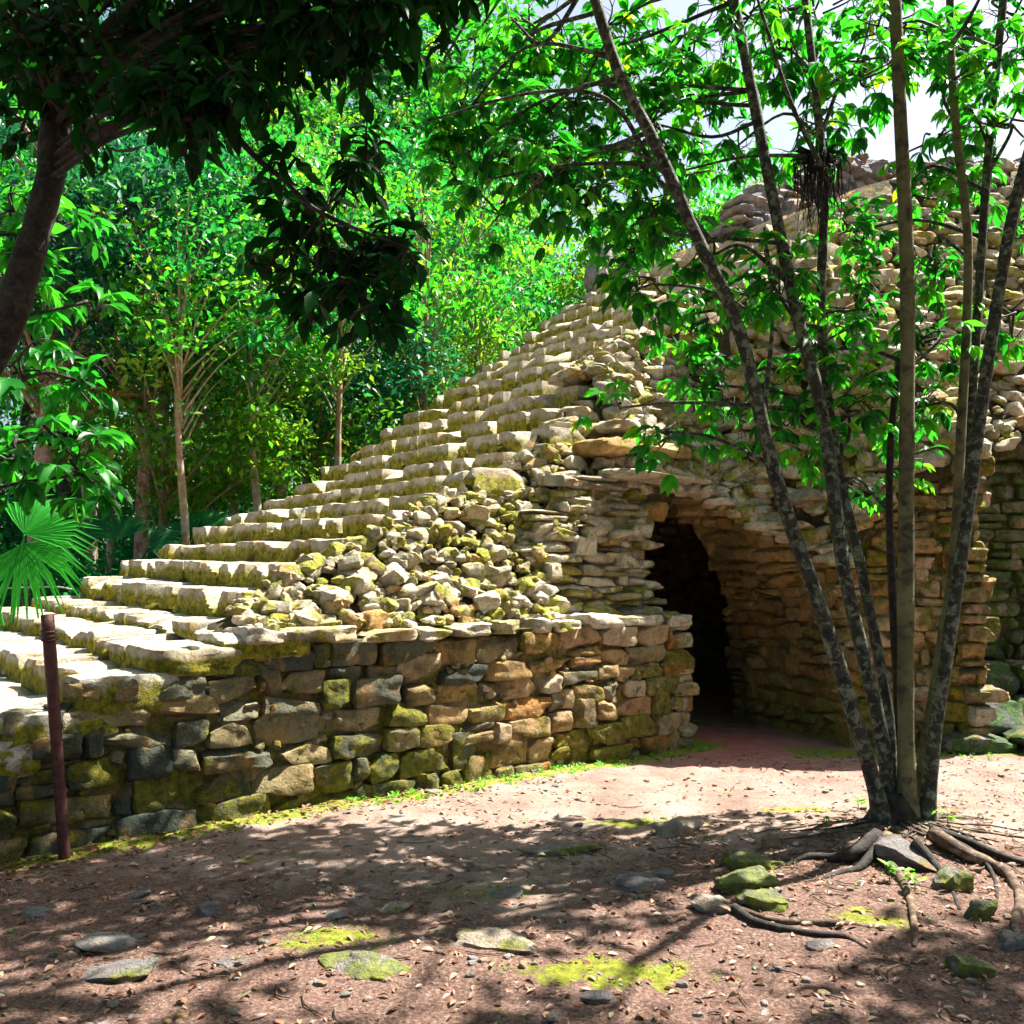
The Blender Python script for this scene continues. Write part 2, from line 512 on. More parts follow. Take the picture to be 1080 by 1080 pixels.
# core mass
acc = Acc()
tt = np.sort(np.concatenate([np.linspace(-3.4, TE - .002, 90), [TE + .031], np.linspace(TE + .1, 7.5, 40), np.linspace(7.6, 17, 50)]))
dd = np.concatenate([np.linspace(0, 3, 46), np.linspace(3.2, 9, 26)])
TT, DD = np.meshgrid(tt, dd, indexing='ij')
SS = sf(TT) + DD
ZZ = Hz(TT, DD)
jz = sstep(2.9, 3.7, TT) * .78
ZZ = np.where((TT < TE) & (DD < .70) & (TT > 2.4), np.minimum(ZZ, ZW + .02), ZZ)
stairy = ZZ >= zst(TT) - 1e-6
ZZ = np.where(stairy, ZZ - .27, ZZ - .05)
far = sstep(5.55, 5.7, SS) * (TT < 30)
ZZ = np.where(SS > 5.66, np.minimum(ZZ, 0.0), ZZ)
G = P_(TT, SS, np.maximum(ZZ, 0))
G[..., 2] += .03 * fbm(G * 4, 2) * (DD > .01)
a_, b_ = G.shape[:2]
ii, jj = np.meshgrid(np.arange(a_ - 1), np.arange(b_ - 1), indexing='ij')
F = np.stack([ii * b_ + jj, (ii + 1) * b_ + jj, (ii + 1) * b_ + jj + 1, ii * b_ + jj + 1], -1).reshape(-1, 4)
F = F[((tt[:-1] < TE + .005) & (tt[1:] > TE + .01))[ii.reshape(-1)] == False]
acc.add(G.reshape(-1, 3), [F], tint=.5 + .4 * fbm(G.reshape(-1, 3) * 2, 2), moss=.55)
acc.build('core_fill', M_core, py)


def masonry(acc, surf, u0, u1, vtop, v0=0.0, ch=(.11, .2), wr=(.14, .42), n=6, dep=.13, k=7, moss=None, tint=None, gap=.008, cuts=5, bulge=.02,
            amp=.07, wob=.03, big=0.0, jit=.035, vmax=None, split=.16):
    cen = []; hf = []; Tu = []; Tv = []; Nn = []; tn = []; ms = []
    v = v0
    us = np.linspace(u0, u1, 60)
    vm = vmax or float(np.max(vtop(us)))
    row = 0
    while v < vm:
        h = random.uniform(*ch) * (1 + big * max(0, 1 - (v - v0) / .6))
        u = u0 - random.uniform(0, .2)
        while u < u1:
            w = random.uniform(*wr) * (.8 + .5 * h / ch[1])
            if random.random() < .15: w *= .45
            uc = u + w / 2
            if u0 - .02 <= uc <= u1 + .02:
                wv = float(fbm1(uc * 1.1 + row * .15, 2, 3.3)[0]) * wob * 1.6
                vc = v + h / 2 + wv
                if vc - h * .2 < float(np.interp(uc, us, vtop(us))):
                    if random.random() < split and h > .1:      # two thin stones in place of one
                        parts = [(vc - h * .26, h * .46), (vc + h * .25, h * .5)]
                    elif random.random() < .12 and vc + h * 1.1 < float(np.interp(uc, us, vtop(us))):
                        parts = [(vc + h * .22, h * 1.5)]
                    else: parts = [(vc, h)]
                    for (vv, hh) in parts:
                        p, tu, tv, nn = surf(uc, vv)
                        pr = random.gauss(0, bulge)
                        cen.append(p + nn * (-dep + pr + .03)); hf.append([max(w / 2 - gap, .02), dep, max(hh / 2 - gap * .7, .015)])
                        Tu.append(tu); Tv.append(tv); Nn.append(-nn)
                        tn.append(tint(uc, vv) if tint else random.random()); ms.append(moss(uc, vv) if moss else .5)
            u += w
        v += h; row += 1
    if not cen: return
    rot = rotz_frame(np.array(Tu), np.array(Tv), np.array(Nn), jit)
    stones(acc, cen, hf, rot, n=n, k=k, cuts=cuts, amp=amp, tint=np.array(tn), moss=np.array(ms))


def plane_surf(t0, s0, Td, Nout, leanback=0.0):
    Td = np.asarray(Td, float); Nout = np.asarray(Nout, float)
    o = P_(t0, s0, 0)
    def f(u, v): return o + Td * u + UP * v - Nout * leanback * v, Td, UP, Nout
    return f


def backing(acc, surf, u0, u1, vtop, inset=.07, nu=40, nv=16, v0=-.1):
    us = np.linspace(u0, u1, nu); V = []
    for u in us:
        for v in np.linspace(v0, float(vtop(np.array([u]))[0]) - .03, nv):
            p, _, _, nn = surf(u, v); V.append(p - nn * inset)
    V = np.array(V); V += .02 * fbm(V * 7, 2)[:, None] * np.array([1, 1, 0])
    ii, jj = np.meshgrid(np.arange(nu - 1), np.arange(nv - 1), indexing='ij')
    F = np.stack([ii * nv + jj, (ii + 1) * nv + jj, (ii + 1) * nv + jj + 1, ii * nv + jj + 1], -1).reshape(-1, 4)
    acc.add(V, [F], tint=.4, moss=.6)


# --- lower side wall
def wall_top(t): return np.where(np.asarray(t) < -.02, zst(t) - .10, ZW - .075)
sw = plane_surf(0, 0, Wd, -Nd, .02)
acc = Acc()
def mo_w(u, v): return .30 + .10 * math.sin(u * 1.7) + (.30 if v < .35 else 0) + random.gauss(0, .24)
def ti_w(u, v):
    if u < random.gauss(1.3, .5): return min(max(random.gauss(.12, .14), 0), 1)  # grey-green stone at left, darkened further to put tree shade into the colour
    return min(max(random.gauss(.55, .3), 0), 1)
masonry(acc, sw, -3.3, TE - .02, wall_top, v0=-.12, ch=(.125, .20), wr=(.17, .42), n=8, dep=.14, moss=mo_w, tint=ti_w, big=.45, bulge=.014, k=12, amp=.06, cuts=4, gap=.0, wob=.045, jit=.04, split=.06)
backing(acc, sw, -3.3, TE - .03, wall_top, .055, 90, 20)
# small chinking stones
cs = []; 
for _ in range(260):
    u = random.uniform(-3, TE - .1); v = random.uniform(.0, float(wall_top(u)) - .05)
    cs.append(P_(u, .035, v))
M = len(cs)
stones(acc, cs, R.uniform([.02, .03, .012], [.055, .05, .04], (M, 3)), rotz_frame(np.tile(Wd, (M, 1)), np.tile(UP, (M, 1)), np.tile(Nd, (M, 1)), .3),
       n=4, k=4, tint=R.uniform(.1, 1, M), moss=R.uniform(.2, .7, M))
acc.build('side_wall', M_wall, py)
# coping course of flat slabs
acc = Acc()
cen = []; hf = []; u = .02; tn = []
while u < TE:
    w = random.uniform(.28, .62)
    if u + w > TE: w = max(TE - u + .02, .2)
    cen.append(P_(u + w / 2, .17 + random.gauss(0, .008), ZW - .035 + random.gauss(0, .008))); hf.append([w / 2 - .004, .22, random.uniform(.05, .066)])
    u += w
M = len(cen)
stones(acc, cen, hf, rotz_frame(np.tile(Wd, (M, 1)), np.tile(UP, (M, 1)), np.tile(Nd, (M, 1)), .02), n=8, k=9, cuts=4, amp=.05,
       tint=R.uniform(.2, .75, M), moss=R.uniform(.25, .55, M))
acc.build('wall_coping', M_rub, py)

# --- stair steps
def s_right(t):
    if t < .1: return -.02
    z = float(zst(t))
    dg = np.linspace(0, 5, 300); h = Hz(np.full(300, t), dg)
    k = np.argmax(h >= z - 1e-4)
    base = dg[k] + sf(t)
    return float(base) - .05 + random.gauss(0, .12)


tk = [-2.75, -2.3, -1.87, -1.43, -1.0, -.55, -.05]
t = .42
while zst(t) < 7.15: tk.append(t); t += .455
SL = 5.62
for i, t in enumerate(tk):
    z = float(zst(t)); zn = float(zst(tk[i - 1])) if i else z - .17
    ris = z - zn
    s = s_right(t); acc = Acc(); cen = []; hf = []; tn = []
    dz = random.gauss(0, .012)
    first = True
    while s < SL:
        w = random.uniform(.22, .6) if not first or t > .1 else .55
        if s + w > SL: w = max(SL - s, .18)
        h = ris / 2 + .02 + random.uniform(-.008, .02)
        ex = .17 * (s / SL) * (1 if t < .3 else max(0, 1 - t / 3)) 
        cen.append(P_(t + .30 + random.gauss(0, .014) + .03 * math.sin(s * 1.3 + i), s + w / 2, z - h + dz + ex + random.gauss(0, .009)))
        hf.append([w / 2 - .003, .32, h]); s += w; first = False
    M = len(cen)
    stones(acc, cen, hf, rotz_frame(np.tile(Nd, (M, 1)), np.tile(UP, (M, 1)), np.tile(-Wd, (M, 1)), .018), n=8 if t < 4 else 6, k=18, cuts=4, amp=.03, fine=.018, cr=(.85, 1.25),
           tint=R.uniform(0, 1, M), moss=R.uniform(.35, .85, M))
    acc.build('stair_step', M_step, py)
# loose earth on the wide lower treads is left to the step stones themselves

# far flank of the stairs
acc = Acc()
fl = plane_surf(-3, SL - .1, Wd, Nd)
masonry(acc, fl, 0, 13, lambda u: np.minimum(zst(np.asarray(u) - 3), CAP) - .42, ch=(.18, .3), wr=(.25, .6), n=4, dep=.14)
backing(acc, fl, 0, 13, lambda u: np.minimum(zst(np.asarray(u) - 3), CAP) - .42)
acc.build('far_flank_wall', M_wall, py)

# --- rubble slope: rough courses following the slope + loose blocks
acc = Acc()
cen = []; hf = []; Tu = []; Tv = []; Nn = []; tn = []; ms = []
dg = np.linspace(0, 6.5, 260)
z = ZW + .06; row = 0
while z < 8.1:
    h = random.uniform(.11, .19)
    t = .2 + random.uniform(0, .3)
    while t < 15:
        w = random.uniform(.16, .46) * (1 + .25 * (z > 3.5)) * (.62 if t < 2.9 and z < 3 else 1)
        tc = t + w / 2
        zt = float(zst(tc))
        hz = Hz(np.full(260, tc), dg)
        zz = z + .07 * float(fbm1(tc * 1.3, 2, row * .1)[0])
        if zz < min(zt - .17 * (tc > 2.4 and tc < 9.5), float(capf(tc))) - .03 and zz > float(hz[0]) - .02:
            d = float(np.interp(zz, hz + np.arange(260) * 1e-6, dg))
            if tc < 2.9 or d > .02 and not (3.3 < tc < TE and zz < 2.0):
                c = P_(tc, sf(tc) + d + .10, zz)
                cen.append(c + R.normal(0, .018, 3) - UP * .03 * (tc < 2.9)); hf.append([w / 2 - .004, random.uniform(.13, .22) * (.6 if tc < 2.9 else 1), (h / 2 + .02 * random.random()) * (.8 if tc < 2.9 else 1)])
                a = (sf(tc + .1) - sf(tc - .1)) / .2
                a = max(min(a, .9), -.9) * .6
                tu = unit(Wd + Nd * a); nn = unit(np.cross(UP, tu)); 
                Tu.append(tu); Tv.append(UP); Nn.append(nn)
                tn.append(min(max(random.gauss(.42, .25), 0), 1)); ms.append(random.gauss(.42, .2) + .12 * (tc < 3))
        t += w
    z += h * .86; row += 1
rot = rotz_frame(np.array(Tu), np.array(Tv), np.array(Nn), .10)
stones(acc, cen, hf, rot, n=6, k=R.uniform(4.5, 10, len(cen)), cuts=9, amp=.09, cr=(.66, 1.15), tint=np.array(tn), moss=np.array(ms))
print('rubble rows', len(cen))
acc.build('rubble_slope', M_rub, py)
acc = Acc(); cen = []; hf = []; tn = []; ms = []
for _ in range(5200):
    t = random.uniform(.15, 3.7) if random.random() < .55 else random.uniform(3.7, 13)
    d = random.uniform(.12, 2.6) if t < 3.7 else random.uniform(.02, 5)
    h = float(Hz(t, d))
    if h >= min(float(zst(t)) - .2 * (t > 2.4), float(capf(t))) - .02: continue
    if 3.1 < t < TE and d < .5: continue
    r = random.uniform(.022, .06) if random.random() < .86 else random.uniform(.06, .11)
    cen.append(P_(t, sf(t) + d, h + r * .25 + .015)); hf.append([r * random.uniform(.9, 1.5), r * random.uniform(.8, 1.2), r * random.uniform(.55, .9)])
    tn.append(min(max(random.gauss(.45, .28), 0), 1)); ms.append(random.gauss(.5, .2))
for _ in range(900):
    t = random.uniform(TE + .05, 7.2); d = random.uniform(0, 1.5); h = float(Hz(t, d)); r = random.uniform(.06, .15)
    cen.append(P_(t, sf(t) + d + .05, h + .02)); hf.append([r * random.uniform(1, 1.6), r, r * random.uniform(.4, .7)]); tn.append(min(max(random.gauss(.45, .25), 0), 1)); ms.append(random.gauss(.45, .2))
M = len(cen); a = R.normal(size=(M, 3)); a[:, 2] *= .35; a = unit(a); b2 = unit(np.cross(UP + R.normal(0, .3, (M, 3)), a)); c2 = np.cross(a, b2)
stones(acc, cen, hf, np.stack([a, b2, c2], -1), n=5, k=6, cuts=10, amp=.12, cr=(.6, 1.1), tint=np.array(tn), moss=np.array(ms))
acc.build('loose_rubble', M_rub, py)

# --- jamb: flat slab courses rising beside the passage
acc = Acc()
jb = plane_surf(0, .42, Wd, -Nd, .03)
def jtop(u): return ZW + 1.42 * sstep(2.5, 3.6, u) - .04
masonry(acc, jb, 2.6, TE - .02, jtop, v0=ZW - .02, ch=(.06, .13), wr=(.18, .55), n=6, dep=.16, k=10, cuts=6, bulge=.03, gap=.004, amp=.06,
        tint=lambda u, v: min(max(random.gauss(.4, .22), 0), 1), moss=lambda u, v: random.gauss(.40, .18))
backing(acc, jb, 2.9, TE - .04, jtop, .10, v0=ZW - .1)
# reveal of the jamb, its interior face runs back along the passage
ji = plane_surf(TE - .02, 0.02, Nd, Wd, .0)
masonry(acc, ji, .02, .5, lambda u: ZW - .06 + 0 * u, v0=-.1, ch=(.12, .2), wr=(.2, .34), n=5, dep=.12)
masonry(acc, ji, .60, 4.5, lambda u: 2.62 + 0 * u, v0=-.1, ch=(.10, .18), wr=(.2, .4), n=4, dep=.12, tint=lambda u, v: .3)
backing(acc, ji, .02, 4.5, lambda u: np.where(np.asarray(u) < .70, ZW, 2.66), .06, 90)
# lintel slabs and overhanging ochre blocks above the jamb
for (px, py_, Y, a, h, dp, tn_) in ((690, 505, 9.72, .62, .05, .26, .45), (600, 512, 9.45, .30, .05, .24, .3), (640, 472, 9.75, .30, .085, .25, .98),
                                    (700, 476, 9.95, .26, .07, .22, .85), (655, 450, 9.9, .22, .06, .2, .3)):
    stones(acc, [at(px, py_, Y)], [[a, dp, h]], rotz_frame(Wd[None], UP[None], Nd[None], .04), n=8, k=6, cuts=5, amp=.09, tint=tn_, moss=.3)
acc.build('passage_jamb', M_rub, py)

# --- passage wall, a corbelled half vault
R1 = at(893, 700, 9.38) * [1, 1, 0]; R3 = at(776, 700, 11.2) * [1, 1, 0]; R4 = np.array([3.5, 15.2, 0])
Bp = np.array([R1, R3]); Bl = np.array([0, np.linalg.norm(R3 - R1)])
E3 = np.array([P_(*e) for e in edge_pts])[::-1]
El = np.array([0, .8, 1.65, Bl[-1]])
def ruled(u, v):
    def P(u, v):
        b = np.array([np.interp(u, Bl, Bp[:, k]) for k in range(3)])
        e = np.array([np.interp(u, El, E3[:, k]) for k in range(3)])
        w = max(v / e[2], 0) ** 2.6
        q = b * (1 - w) + e * w; q[2] = v
        return q
    p = P(u, v); du = P(u + .03, v) - P(u - .03, v); dv = P(u, v + .03) - P(u, v - .03)
    tu = unit(du); tv = unit(dv - tu * np.dot(dv, tu)); nn = np.cross(tu, tv)
    if nn[0] > 0: nn = -nn
    return p, tu, tv, nn
def rtop(u): return np.interp(u, El, E3[:, 2]) - .03
acc = Acc()
masonry(acc, ruled, 0.0, Bl[-1] + .02, rtop, v0=-.1, ch=(.10, .17), wr=(.15, .36), n=6, dep=.12, k=8, cuts=6, bulge=.012, gap=.0, amp=.06, big=.5, split=.1, wob=.05,
        moss=lambda u, v: .32 + (.35 if v < .4 else 0) + random.gauss(0, .12), tint=lambda u, v: random.random())
backing(acc, ruled, 0, Bl[-1], rtop, .05)
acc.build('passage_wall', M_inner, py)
acc = Acc()
td_ = unit(R4 - R3); tn_o = np.array([-td_[1], td_[0], 0])
def tun(u, v): return R3 + td_ * u + UP * v, td_, UP, tn_o
masonry(acc, tun, 0, 4, lambda u: 2.6 + 0 * u, v0=-.1, n=4); backing(acc, tun, 0, 4.2, lambda u: 2.9 + 0 * u, .05)
bk_d = -Wd
def tback(u, v): return R4 + bk_d * u + UP * v, bk_d, UP, -Nd
masonry(acc, tback, 0, 5.5, lambda u: 2.6 + 0 * u, v0=-.1, n=4); backing(acc, tback, -.2, 5.6, lambda u: 2.9 + 0 * u, .05)
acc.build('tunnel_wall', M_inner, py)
acc = Acc(); cen = []; hf = []; Tu = []; Nn = []
q = 0.0
eL = np.concatenate([[0], np.cumsum(np.linalg.norm(np.diff(E3, axis=0), axis=1))])
while q < eL[-1]:
    w = random.uniform(.2, .42)
    for lay in range(3):
        c = np.array([np.interp(q + w / 2 + .08 * lay, eL, E3[:, k]) for k in range(3)])
        d = unit(np.array([np.interp(q + w + .1, eL, E3[:, k]) - np.interp(q - .1, eL, E3[:, k]) for k in range(3)]) * [1, 1, 0])
        n_ = np.cross(UP, d); n_ = n_ * (1 if n_[1] > 0 else -1)
        cen.append(c + n_ * (.10 + .09 * lay) + UP * (.01 + .085 * lay)); hf.append([w / 2 + .03, .2, random.uniform(.035, .06)]); Tu.append(d); Nn.append(n_)
    q += w * .9
M = len(cen)
stones(acc, cen, hf, rotz_frame(np.array(Tu), np.tile(UP, (M, 1)), np.array(Nn), .06), n=6, k=6, cuts=6, amp=.1, tint=R.uniform(.2, .7, M), moss=.3)
acc.build('vault_edge_slab', M_rub, py)

# --- pier to the right of the passage
R2 = at(1040, 700, 9.08) * [1, 1, 0]
pd = unit(R2 - R1); pn = np.array([pd[1], -pd[0], 0])
PL = float(np.linalg.norm(R2 - R1))
def pier(u, v): return R1 + pd * u + UP * v - pn * .03 * v, pd, UP, pn
ptp = [E3[0]] + [P_(*p) for p in pier_top]
pu = [float((p - R1) @ pd) for p in ptp]; pz = [p[2] for p in ptp]
def ptop(u): return np.interp(u, pu, pz) - .02
acc = Acc()
masonry(acc, pier, 0.0, PL, ptop, v0=-.1, ch=(.11, .19), wr=(.14, .36), n=7, dep=.13, k=8, cuts=6, bulge=.016, gap=.0, amp=.07, big=.4, split=.08, wob=.05,
        moss=lambda u, v: .42 + (.3 if v < .5 else 0) + .25 * (u > .9) + random.gauss(0, .15), tint=lambda u, v: min(max(random.gauss(.65, .22), 0), 1))
backing(acc, pier, 0, PL, ptop, .06)
sd = unit(np.array([.12, 1.3, 0])); sn = np.array([sd[1], -sd[0], 0])
def pside(u, v): return R2 + sd * u + UP * v, sd, UP, sn
masonry(acc, pside, 0, 1.3, lambda u: 2.8 + 0 * u, v0=-.1, ch=(.12, .2), n=5)
backing(acc, pside, 0, 1.3, lambda u: 2.9 + 0 * u)
acc.build('corner_pier', M_wall, py)
# recess wall, in deep shade, with mossy ledges
acc = Acc()
Q1 = np.array([4.6, 10.35, 0]); Q2 = np.array([12, 10.95, 0]); qd = unit(Q2 - Q1); qn = np.array([qd[1], -qd[0], 0])
def rec(u, v): return Q1 + qd * u + UP * v - qn * .08 * v, qd, UP, qn
masonry(acc, rec, 0, 7, lambda u: 3.0 + 0 * u, v0=-.1, ch=(.12, .2), wr=(.15, .4), n=5, moss=lambda u, v: .55)
backing(acc, rec, 0, 7, lambda u: 3.05 + 0 * u)
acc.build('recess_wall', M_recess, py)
for (z0, z1, Y0, Y1, X0) in ((.0, .17, 8.85, 9.5, 3.98), (.12, .40, 9.35, 9.95, 4.1), (.36, .72, 9.85, 10.4, 4.25)):
    acc = Acc(); cen = []; hf = []; x = X0
    while x < 9:
        w = random.uniform(.5, 1.1)
        cen.append([x + w / 2, (Y0 + Y1) / 2 + random.gauss(0, .03), (z0 + z1) / 2 + random.gauss(0, .01)]); hf.append([w / 2 + .02, (Y1 - Y0) / 2 + .05, (z1 - z0) / 2 + .02]); x += w
    M = len(cen)
    stones(acc, cen, hf, rotz_frame(np.tile([1., 0, 0], (M, 1)), np.tile(UP, (M, 1)), np.tile([0, 1., 0], (M, 1)), .02), n=8, k=6, cuts=5, amp=.08, tint=R.uniform(0, 1, M), moss=.5)
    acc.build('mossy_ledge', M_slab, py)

# --- summit temple ruin
acc = Acc()
tops = [(770, 232), (800, 200), (835, 188), (880, 160), (905, 150), (950, 162), (1000, 168), (1040, 160), (1080, 163), (1200, 150), (1400, 160)]
T0 = P_(9.6, 2.9, 0); T1 = P_(21, 1.6, 0); td = unit(T1 - T0); tnn = np.array([td[1], -td[0], 0])
tu_, tz_ = [], []
for (px, py_) in tops:
    r = ray(px, py_); A2 = np.array([[r[0], -td[0]], [r[1], -td[1]]]); sol = np.linalg.solve(A2, T0[:2])
    tu_.append(sol[1]); tz_.append(EYE + r[2] * sol[0])
def ttop(u): return np.interp(u, tu_, tz_)
def temp(u, v): return T0 + td * u + UP * v - tnn * .12 * (v - 6.5), td, UP, tnn
masonry(acc, temp, 0, 12, ttop, v0=6.3, ch=(.13, .24), wr=(.2, .55), n=6, dep=.3, bulge=.06, k=6, cuts=7, amp=.12, wob=.1, jit=.08, gap=0)
backing(acc, temp, 0, 12, ttop, .1, v0=6.2)
bk = [(u, v) for u in np.linspace(.2, 12, 44) for v in (0, 1, 2)]
cen = [T0 + td * u + UP * (float(ttop(u)) - .25 - .3 * v) - tnn * (.5 + .35 * v) for u, v in bk]; M = len(cen)
stones(acc, cen, R.uniform([.14, .2, .08], [.30, .35, .17], (M, 3)), rotz_frame(np.tile(td, (M, 1)), np.tile(UP, (M, 1)), np.tile(-tnn, (M, 1)), .15), n=8, k=5, cuts=9, amp=.15, tint=R.uniform(0, 1, M), moss=.3)
acc.build('summit_temple', M_temple, py)
acc = Acc()
c = at(632, 292, 16.6)
stones(acc, [c, c + [.05, .05, .36]], [[.19, .2, .3], [.15, .16, .22]], rotz_frame(np.tile(Wd, (2, 1)), np.tile(UP, (2, 1)), np.tile(Nd, (2, 1)), .05), n=6, k=7, cuts=5, amp=.07, tint=.5, moss=.2)
acc.build('summit_block', M_temple, py)

# ------------------------------------------------------------------ ground
TB = ground(945, 885)
def gh(x, y):
    x = np.asarray(x, float); y = np.asarray(y, float)
    p = np.stack([x, y, np.zeros_like(x)], -1)
    z = .022 * fbm(p * .9 + 3, 2) + .010 * fbm(p * 5, 3) + .005 * fbm(p * 19, 2)
    nearp = np.exp(-(np.maximum(y - 7, 0) / 6) ** 2)
    z = z * (.35 + .65 * nearp)
    dx, dy = x - TB[0], y - TB[1]
    z = z + .13 * np.exp(-((dx / .85) ** 2 + (dy / .62) ** 2)) + .03 * np.exp(-(((x - 1.6) / .7) ** 2 + ((y - 4.9) / .45) ** 2))
    return z


def axis(a, b, st, far):
    m = np.arange(a, b, st); e = st * 1.3 ** np.arange(1, 30); e = np.cumsum(e); e = e[e < far]
    return np.concatenate([(a - e)[::-1], m, b + e])


gx = axis(-5, 6, .03, 260); gy = axis(2.2, 11.5, .03, 260)
GX, GY = np.meshgrid(gx, gy, indexing='ij')
GZ = gh(GX, GY)
V = np.stack([GX, GY, GZ], -1)
a_, b_ = GX.shape
rel = V - PB0; tg = rel[..., 0] * Wd[0] + rel[..., 1] * Wd[1]; sg = rel[..., 0] * Nd[0] + rel[..., 1] * Nd[1]
mossg = np.exp(-(np.maximum(-sg, 0) / .33) ** 2) * (tg > -4) * (tg < TE + .3) * (sg < .5) * .60 * sstep(-3.2, -.8, tg)
mossg += .55 * np.exp(-(((GY - 9.0) - .0) / .28) ** 2) * (GX > 2.6) * (GX < 9)
for (a, b, ra, rb, w) in ((-.1, 5.0, .5, .25, .35), (.9, 6.4, .6, .22, .4), (2.4, 6.0, .5, .35, .25), (.4, 4.0, .6, .25, .42), (-.8, 4.3, .4, .2, .4), (1.7, 4.6, .4, .25, .35), (-1.4, 5.6, .5, .2, .3), (2.0, 6.7, .35, .2, .45)):
    mossg += w * np.exp(-(((GX - a) / ra) ** 2 + ((GY - b) / rb) ** 2))
red = np.exp(-(((GX - 2.2) / .75) ** 2 + ((GY - 9.7) / 1.1) ** 2)) * 1.0 + .22 * np.exp(-(((GX - 2.3) / 1.6) ** 2 + ((GY - 8.2) / 1.1) ** 2))
lit = 1 - sstep(3.6, 6.6, GY + .25 * GX * (GX < 0) - .1 * GX + .5 * fbm(V * 1.1, 3)) + .9 * np.exp(-(((GX - 1.9) / 1.2) ** 2 + ((GY - 5.1) / .6) ** 2)) + .9 * sstep(9, 12, GY)
lit += .6 * np.exp(-(np.maximum(-sg, 0) / .28) ** 2) * (tg < 1.4) * (tg > -4)
ii, jj = np.meshgrid(np.arange(a_ - 1), np.arange(b_ - 1), indexing='ij')
F = np.stack([ii * b_ + jj, (ii + 1) * b_ + jj, (ii + 1) * b_ + jj + 1, ii * b_ + jj + 1], -1).reshape(-1, 4)
mossg = mossg * 1.6
acc = Acc(); acc.add(V.reshape(-1, 3), [F], moss=mossg.ravel(), red=red.ravel(), litter=np.clip(lit, 0, 1).ravel())

m, nt = new_mat('packed dirt path'); b = NB(nt); co = b.co()
mo = b.attr('moss'); rd = b.attr('red'); li = b.attr('litter')
base = b.ramp(b.noise(co, 2.1, 7, .62), [(.3, (.17, .11, .085)), (.5, (.28, .205, .165)), (.7, (.38, .305, .26))])
base = b.mix(b.ramp(b.noise(co, 28, 6, .75), [(.35, .75), (.5, 0.0)]), base, (.20, .12, .09))
base = b.mix(b.math('MULTIPLY', rd, .9, True), base, b.ramp(b.noise(co, 7, 5, .6), [(.3, (.40, .09, .07)), (.7, (.58, .22, .20))]))
lm = b.ramp(b.math('ADD', b.noise(co, 5, 7, .7), b.math('MULTIPLY', b.math('SUBTRACT', li, .5), .5)), [(.44, 0.0), (.58, .9)])
lc = b.ramp(b.noise(co, 60, 5, .75), [(.3, (.022, .011, .009)), (.44, (.10, .05, .038)), (.56, (.22, .13, .10)), (.7, (.42, .30, .24))])
base = b.mix(lm, base, lc)
mm = b.ramp(b.math('ADD', b.noise(co, 7, 7, .7, .3), b.math('MULTIPLY', b.math('SUBTRACT', mo, .5), .75)), [(.46, 0.0), (.56, 1.0)])
mc = b.ramp(b.noise(co, 26, 6, .7), [(.3, (.07, .09, .008)), (.55, (.24, .27, .012)), (.75, (.42, .42, .04))])
base = b.mix(b.math('MULTIPLY', mm, .85), base, mc)
bs = b.n('ShaderNodeBsdfPrincipled'); b.set(bs.inputs['Base Color'], base); bs.inputs['Roughness'].default_value = .9; bs.inputs['Specular IOR Level'].default_value = .2
bp = b.n('ShaderNodeBump'); bp.inputs['Distance'].default_value = .03; bp.inputs['Strength'].default_value = .9
b.set(bp.inputs['Height'], b.math('ADD', b.noise(co, 34, 8, .75), b.math('MULTIPLY', b.noise(co, 120, 3, .7), .3))); nt.links.new(bp.outputs[0], bs.inputs['Normal'])
out = b.n('ShaderNodeOutputMaterial'); nt.links.new(bs.outputs[0], out.inputs[0])
M_ground = m
g = acc.build('ground', M_ground); tag(g, 'packed dirt path with moss patches and leaf litter', 'ground', kind='structure')

# pebbles
acc = Acc(); n_ = 4200
x = R.uniform(-4.5, 5.5, n_); y = 2.6 + R.uniform(0, 1, n_) ** 1.2 * 6.6
rel = np.stack([x, y], -1) - PB0[:2]; sgn = rel @ Nd[:2]; tg_ = rel @ Wd[:2]
keep = ~((sgn > -.05) & (tg_ < TE)) & ~((y > 9) & (x > 3)) & ((vnoise(np.stack([x * 1.6, y * 1.6, 0 * x], -1)) > -.25) | (y < 5.5))
x, y = x[keep], y[keep]; M = len(x); r = .003 + .016 * R.uniform(0, 1, M) ** 5 + .004 * R.uniform(0, 1, M)
a = R.uniform(0, 6.28, M); o = np.zeros(M); l = np.ones(M)
rot = np.stack([np.stack([np.cos(a), -np.sin(a), o], -1), np.stack([np.sin(a), np.cos(a), o], -1), np.stack([o, o, l], -1)], -2)
stones(acc, np.stack([x, y, gh(x, y) + r * .25], -1), np.stack([r * 1.4, r, r * .7], -1), rot, n=3, k=4, cuts=7, amp=.2, tint=R.uniform(.3, 1, M), moss=.4)
tag(acc.build('pebbles', M_rock), 'small stones scattered over the dirt path', 'pebbles', kind='stuff')

# leaf litter
acc = Acc(); n_ = 9500
x = R.uniform(-4, 5, n_); y = 2.5 + 6.3 * R.uniform(0, 1, n_) ** 1.5
k2 = 700; x[:k2] = TB[0] + R.normal(0, .8, k2) - .3; y[:k2] = TB[1] + R.normal(-.3, .45, k2)
tq = R.uniform(-2.5, 1.8, 700); sq = -np.abs(R.normal(0, .2, 700)) - .05
pq = P_(tq, sq, 0); x[k2:k2 + 700] = pq[:, 0]; y[k2:k2 + 700] = pq[:, 1]
rel = np.stack([x, y], -1) - PB0[:2]; keep = ~((rel @ Nd[:2] > -.02) & (rel @ Wd[:2] < TE))
keep &= (y < 5.6) | (vnoise(np.stack([x * 1.2, y * 1.2, 0 * x + 9], -1)) > .1) | (R.uniform(0, 1, n_) < .25) | (np.arange(n_) < 1400)
x, y = x[keep], y[keep]; M = len(x); a = R.uniform(0, 6.28, M)
